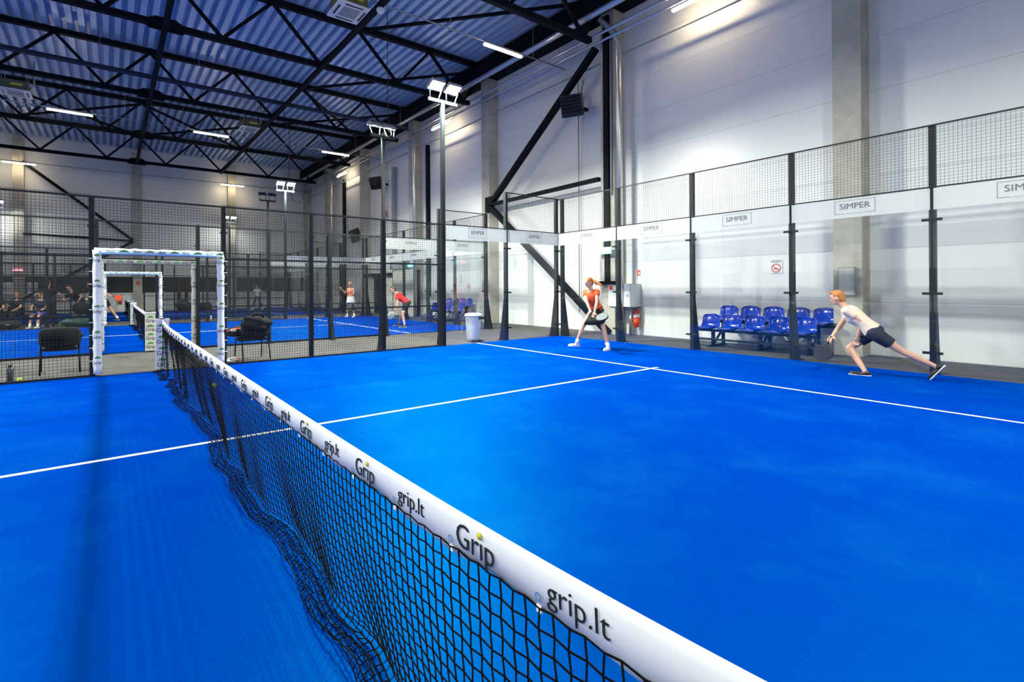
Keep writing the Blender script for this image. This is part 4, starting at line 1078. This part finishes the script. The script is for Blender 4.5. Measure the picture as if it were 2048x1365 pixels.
        MB().loft(R, 12, 0.6).build('sole', 'whitef', so)
    # face details
    for s_ in (-1, 1):
        MB().ell(head + hl*s_*0.030*k + hu*0.012*k + fc*0.083*k, hl*0.011*k, fc*0.010*k, hu*0.007*k, 10, 8).build('eye', 'iris', t)
        MB().ell(head + hl*s_*0.030*k + hu*0.032*k + fc*0.088*k, hl*0.018*k, fc*0.008*k, hu*0.004*k, 10, 6).build('eyebrow', hair if hair != 'blond' else 'brown', t)
    MB().ell(head - hu*0.060*k + fc*0.083*k, hl*0.022*k, fc*0.008*k, hu*0.007*k, 10, 6).build('mouth', 'lip', t)
    hm = MB()
    hm.ell(head + hu*0.040*k - fc*0.018*k, hl*0.084*k, fc*0.094*k, hu*0.096*k, 20, 14)
    hm.ell(head - hu*0.01*k - fc*0.045*k, hl*0.076*k, fc*0.062*k, hu*0.085*k, 16, 12)
    if hairstyle == 'short': hm.ell(head + hu*0.105*k + fc*0.04*k, hl*0.06*k, fc*0.055*k, hu*0.025*k, 12, 8)
    if hairstyle in ('ponytail', 'long'):
        q0 = head - fc*0.10*k + hu*0.03*k; pd = V(extra['tail']) if extra and 'tail' in extra else -fc - V((0,0,1.4))
        pd = pd.normalized()
        hm.cap(q0, q0 + pd*0.08*k, 0.03*k, 0.042*k); hm.cap(q0 + pd*0.08*k, q0 + pd*0.22*k - V((0,0,0.03)), 0.042*k, 0.030*k); hm.cap(q0 + pd*0.22*k - V((0,0,0.03)), q0 + pd*0.32*k - V((0,0,0.08)), 0.030*k, 0.010*k)
    if hairstyle == 'bun': hm.ell(head - fc*0.11*k + hu*0.09*k, hl*0.04*k, fc*0.04*k, hu*0.04*k, 12, 8)
    remeshed(hm, 0.010, 'hair', hair, t, 3)
    parts['t'] = t; parts['k'] = k; parts['kn'] = kn; parts['head'] = head
    return parts
def racket(grip, axis, normal, label, m='racket', edge='blackp'):
    """padel racket: grip point in the hand, axis towards the head, normal of the face"""
    t = thing('padel_racket', label, 'racket', grip, 0)
    a = V(axis).normalized(); n = V(normal); n = (n - a*n.dot(a)).normalized(); s_ = a.cross(n)
    MB().tube([-a*0.05, a*0.11], 0.016, 10).build('grip', 'blackp', t)
    def outline(w_, h_, th, nm, mm, par):
        mb = MB(); P = []; c = a*0.265
        for q in range(28):
            an = 2*PI*q/28; r = 1.0 - 0.06*math.sin(an)
            P.append(c + s_*math.cos(an)*w_*r + a*math.sin(an)*h_)
        mb.add([p + n*th for p in P] + [p - n*th for p in P], [tuple(range(28)), tuple(range(55, 27, -1))] + [(i, (i+1) % 28, 28+(i+1) % 28, 28+i) for i in range(28)])
        return mb.build(nm, mm, par)
    outline(0.130, 0.145, 0.017, 'frame', edge, t)
    o = outline(0.118, 0.133, 0.0185, 'face', m, t)
    for i in range(-2, 3):
        for j in range(-2, 3):
            if abs(i)+abs(j) > 3: continue
            MB().lathe([(0.006, -0.0195), (0.006, 0.0195)], a*(0.265+0.035*j) + s_*0.035*i, 8, n).build('hole', 'blackp', o)
    for s2 in (-1, 1): MB().bar(a*0.09, a*0.155 + s_*s2*0.05, 0.02, 0.03, n).build('throat', edge, t)
    return t

# woman in orange on the front court: ready to hit low on her left
p = person('woman in orange shirt and black skirt on the front court holding a racket low', 1.70, (8.42, 2.38, 0.88), (8.22, 2.37, 1.37), (-0.80, 0.35, -0.30), (-1, -0.12, 0),
           ((8.40, 2.04, 0.0), (8.10, 2.72, 0.0)), ((7.98, 2.08, 0.80), (7.96, 2.16, 0.84)), (V((-0.8, -0.5, 0.2)), V((-0.8, 0.5, 0.2))), (V((0.5, -1, -0.2)), V((0.2, 1, -0.4))),
           dict(top='orange', bottom='skirt', bcol='black', crop=True), 'skin', 'ginger', 'ponytail', 'whitef', 'whitef', 0.010, True, sleeve=0.35, extra={'tail': (0.15, -1.0, -0.35)},
           toes=(V((-1, -0.25, 0)), V((-0.75, 0.75, 0))))
racket(p['wr0'] + p['hd0']*0.08, (-0.15, -1, -0.12), (-0.6, 0.0, 0.8), 'padel racket with grey face in the hands of the woman in orange')
# runner by the glass: lunging towards the left of the picture
p = person('person in pale peach shirt and dark shorts lunging along the back glass wall', 1.74, (9.18, -2.48, 0.70), (9.10, -2.12, 1.08), (-0.10, 1, -0.25), (-0.15, 1, -0.1),
           ((9.35, -3.28, 0.06), (9.03, -2.40, 0.0)), ((9.10, -2.30, 0.62), (8.97, -1.98, 0.58)), (V((0, 0.8, -0.6)), V((0.0, 1.0, 0.25))), (V((0.3, -0.8, -0.4)), V((-0.4, -0.8, -0.2))),
           dict(top='palep', bottom='shorts', bcol='navyf'), 'skin', 'ginger', 'short', 'blackp', None, 0.010, False, sleeve=0.5, leglen=0.62,
           toes=(V((0, 0.55, -0.8)), V((-0.15, 1, 0))))
racket(p['wr1'] + p['hd1']*0.08, (-0.1, 0.35, -0.93), (-1, 0.1, 0.0), 'dark padel racket held low by the lunging person at the back glass', 'navyf')
# second court
p = person('blond woman in peach top and white skirt with dark knee sleeve on the second court', 1.74, (8.95, 17.82, 0.92), (8.93, 17.82, 1.44), (-1, -0.35, -0.05), (-0.8, -0.6, 0),
           ((9.02, 17.58, 0.0), (8.83, 18.02, 0.0)), ((8.78, 17.42, 1.05), (8.62, 18.18, 1.38)), (V((-0.8, -0.6, 0)), V((-0.8, -0.6, 0))), (V((0.4, -0.8, -0.5)), V((0.1, 0.6, -1))),
           dict(top='peach', bottom='skirt', bcol='whitef'), 'skin2', 'blond', 'bun', 'whitef', 'whitef', 0.013, True, sleeve=0.0)
kn = p['kn'][0]; MB().tube([kn[1] + (kn[0]-kn[1])*0.3, kn[1], kn[1] + (kn[2]-kn[1])*0.4], [0.070, 0.062, 0.062], 14).build('knee_sleeve', 'navyf', p['t'])
p = person('man in red shirt and black shorts bending forward with hands low, second court', 1.80, (8.30, 10.98, 0.86), (7.93, 11.18, 1.22), (-0.85, 0.45, -0.18), (-0.82, 0.55, -0.2),
           ((7.98, 10.66, 0.0), (8.15, 11.42, 0.0)), ((7.85, 10.98, 0.62), (7.86, 11.16, 0.52)), (V((-0.9, 0.3, 0.1)), V((-0.9, 0.3, 0.1))), (V((0.3, -1, -0.2)), V((0.2, 0.8, -0.6))),
           dict(top='redf', bottom='shorts', bcol='black'), 'skin', 'brown', 'short', 'blackp', None, 0.012, False, sleeve=0.6, leglen=0.72)
racket(p['wr1'] + p['hd1']*0.08, (-0.55, 0.45, -0.85), (-0.2, -1, -0.3), 'pale green padel racket held low by the man in red', 'palegreen', 'whitef')
p = person('woman in white top and dark leggings playing on the third court', 1.70, (7.42, 30.1, 0.90), (7.38, 30.05, 1.40), (-0.8, -0.6, -0.1), (-0.7, -0.7, 0),
           ((7.72, 29.95, 0.0), (7.18, 30.35, 0.0)), ((7.75, 29.65, 1.15), (7.05, 30.25, 1.05)), (V((-0.7, -0.7, 0)), V((-0.7, -0.7, 0))), (V((1, -0.3, -0.5)), V((-0.4, 0.8, -0.6))),
           dict(top='whitef', bottom='leggings', bcol='navyf'), 'skin', 'ginger', 'long', 'whitef', 'whitef', 0.014, True, sleeve=0.4)
racket(p['wr0'] + p['hd0']*0.08, (0.5, -0.3, 0.8), (-0.5, -0.8, 0.2), 'padel racket raised by the woman in white on the third court')
# group between the second and third court at the left
person('man in black T-shirt standing behind the seated people at the far left', 1.82, (-2.80, 20.38, 0.98), (-2.80, 20.40, 1.50), (0.55, 0.75, -0.15), (0.2, 1, 0),
       ((-2.92, 20.43, 0.0), (-2.64, 20.33, 0.0)), ((-3.14, 20.53, 1.02), (-2.44, 20.53, 1.05)), (V((0.2, 1, 0)), V((0.2, 1, 0))), (V((-1, -0.5, -0.3)), V((1, -0.5, -0.3))),
       dict(top='black', bottom='long', bcol='black'), 'skin', 'brown', 'short', 'blackp', None, 0.014)
person('man in black T-shirt leaning forward beside the chair with the backpack', 1.80, (-1.78, 21.42, 0.92), (-2.10, 21.28, 1.36), (-0.6, -0.7, -0.4), (-0.5, -0.8, -0.1),
       ((-1.65, 21.35, 0.0), (-1.98, 21.5, 0.0)), ((-1.85, 20.98, 0.98), (-2.25, 21.05, 0.95)), (V((-0.3, -1, 0)), V((-0.3, -1, 0))), (V((1, 0.3, -0.5)), V((-1, 0.3, -0.5))),
       dict(top='black', bottom='shorts', bcol='black'), 'skin', 'brown', 'short', 'whitef', 'whitef', 0.014, leglen=0.8)
p = person('player in olive shirt stepping out of the second gate with racket arm stretched', 1.84, (-1.02, 20.0, 0.96), (-1.35, 19.85, 1.44), (-0.8, 0.5, -0.2), (-0.6, 0.8, 0),
           ((-1.35, 19.75, 0.0), (-0.42, 20.0, 0.0)), ((-1.55, 19.95, 0.95), (-0.75, 19.65, 1.20)), (V((-0.6, 0.8, 0)), V((-0.4, 0.9, 0))), (V((-0.3, -0.8, -0.6)), V((0.6, -0.6, -0.5))),
           dict(top='olive', bottom='shorts', bcol='black'), 'skin2', 'brown', 'short', 'blackp', 'whitef', 0.013, leglen=0.7)
racket(p['wr1'] + p['hd1']*0.08, (0.95, 0.1, -0.35), (0.1, -1, 0.1), 'orange padel racket stretched out through the gate opening', 'orange')
def seated(label, x, y, rz, top, bcol, hair, bottom='long'):
    d = V((math.sin(-rz), math.cos(rz), 0)); s_ = V((-d.y, d.x, 0))   # d: facing, s_: left
    b_ = V((x, y, 0))
    return person(label, 1.76, b_ + V((0,0,0.56)) - d*0.04, b_ + V((0,0,1.06)) - d*0.02, d + V((0,0,-0.25)), d,
           (b_ + d*0.52 + s_*0.12, b_ + d*0.50 - s_*0.13), (b_ + d*0.34 + s_*0.14 + V((0,0,0.66)), b_ + d*0.34 - s_*0.14 + V((0,0,0.66))), (d + V((0,0,1)), d + V((0,0,1))), (s_ - V((0,0,.8)), -s_ - V((0,0,.8))),
           dict(top=top, bottom=bottom, bcol=bcol), 'skin2', hair, 'short', 'whitef', 'whitef', 0.014, leglen=0.75)
seated('person in black sitting on the chair at the far left, ginger hair', -3.75, 20.55, 2.6, 'black', 'black', 'ginger')
seated('person in blue shorts sitting on a chair among the group at the left', -2.95, 19.75, 2.8, 'navyf', 'bluef', 'brown', 'shorts')
seated('person in dark shirt sitting cut off by the left picture edge', -4.30, 20.45, 2.9, 'black', 'black', 'brown')
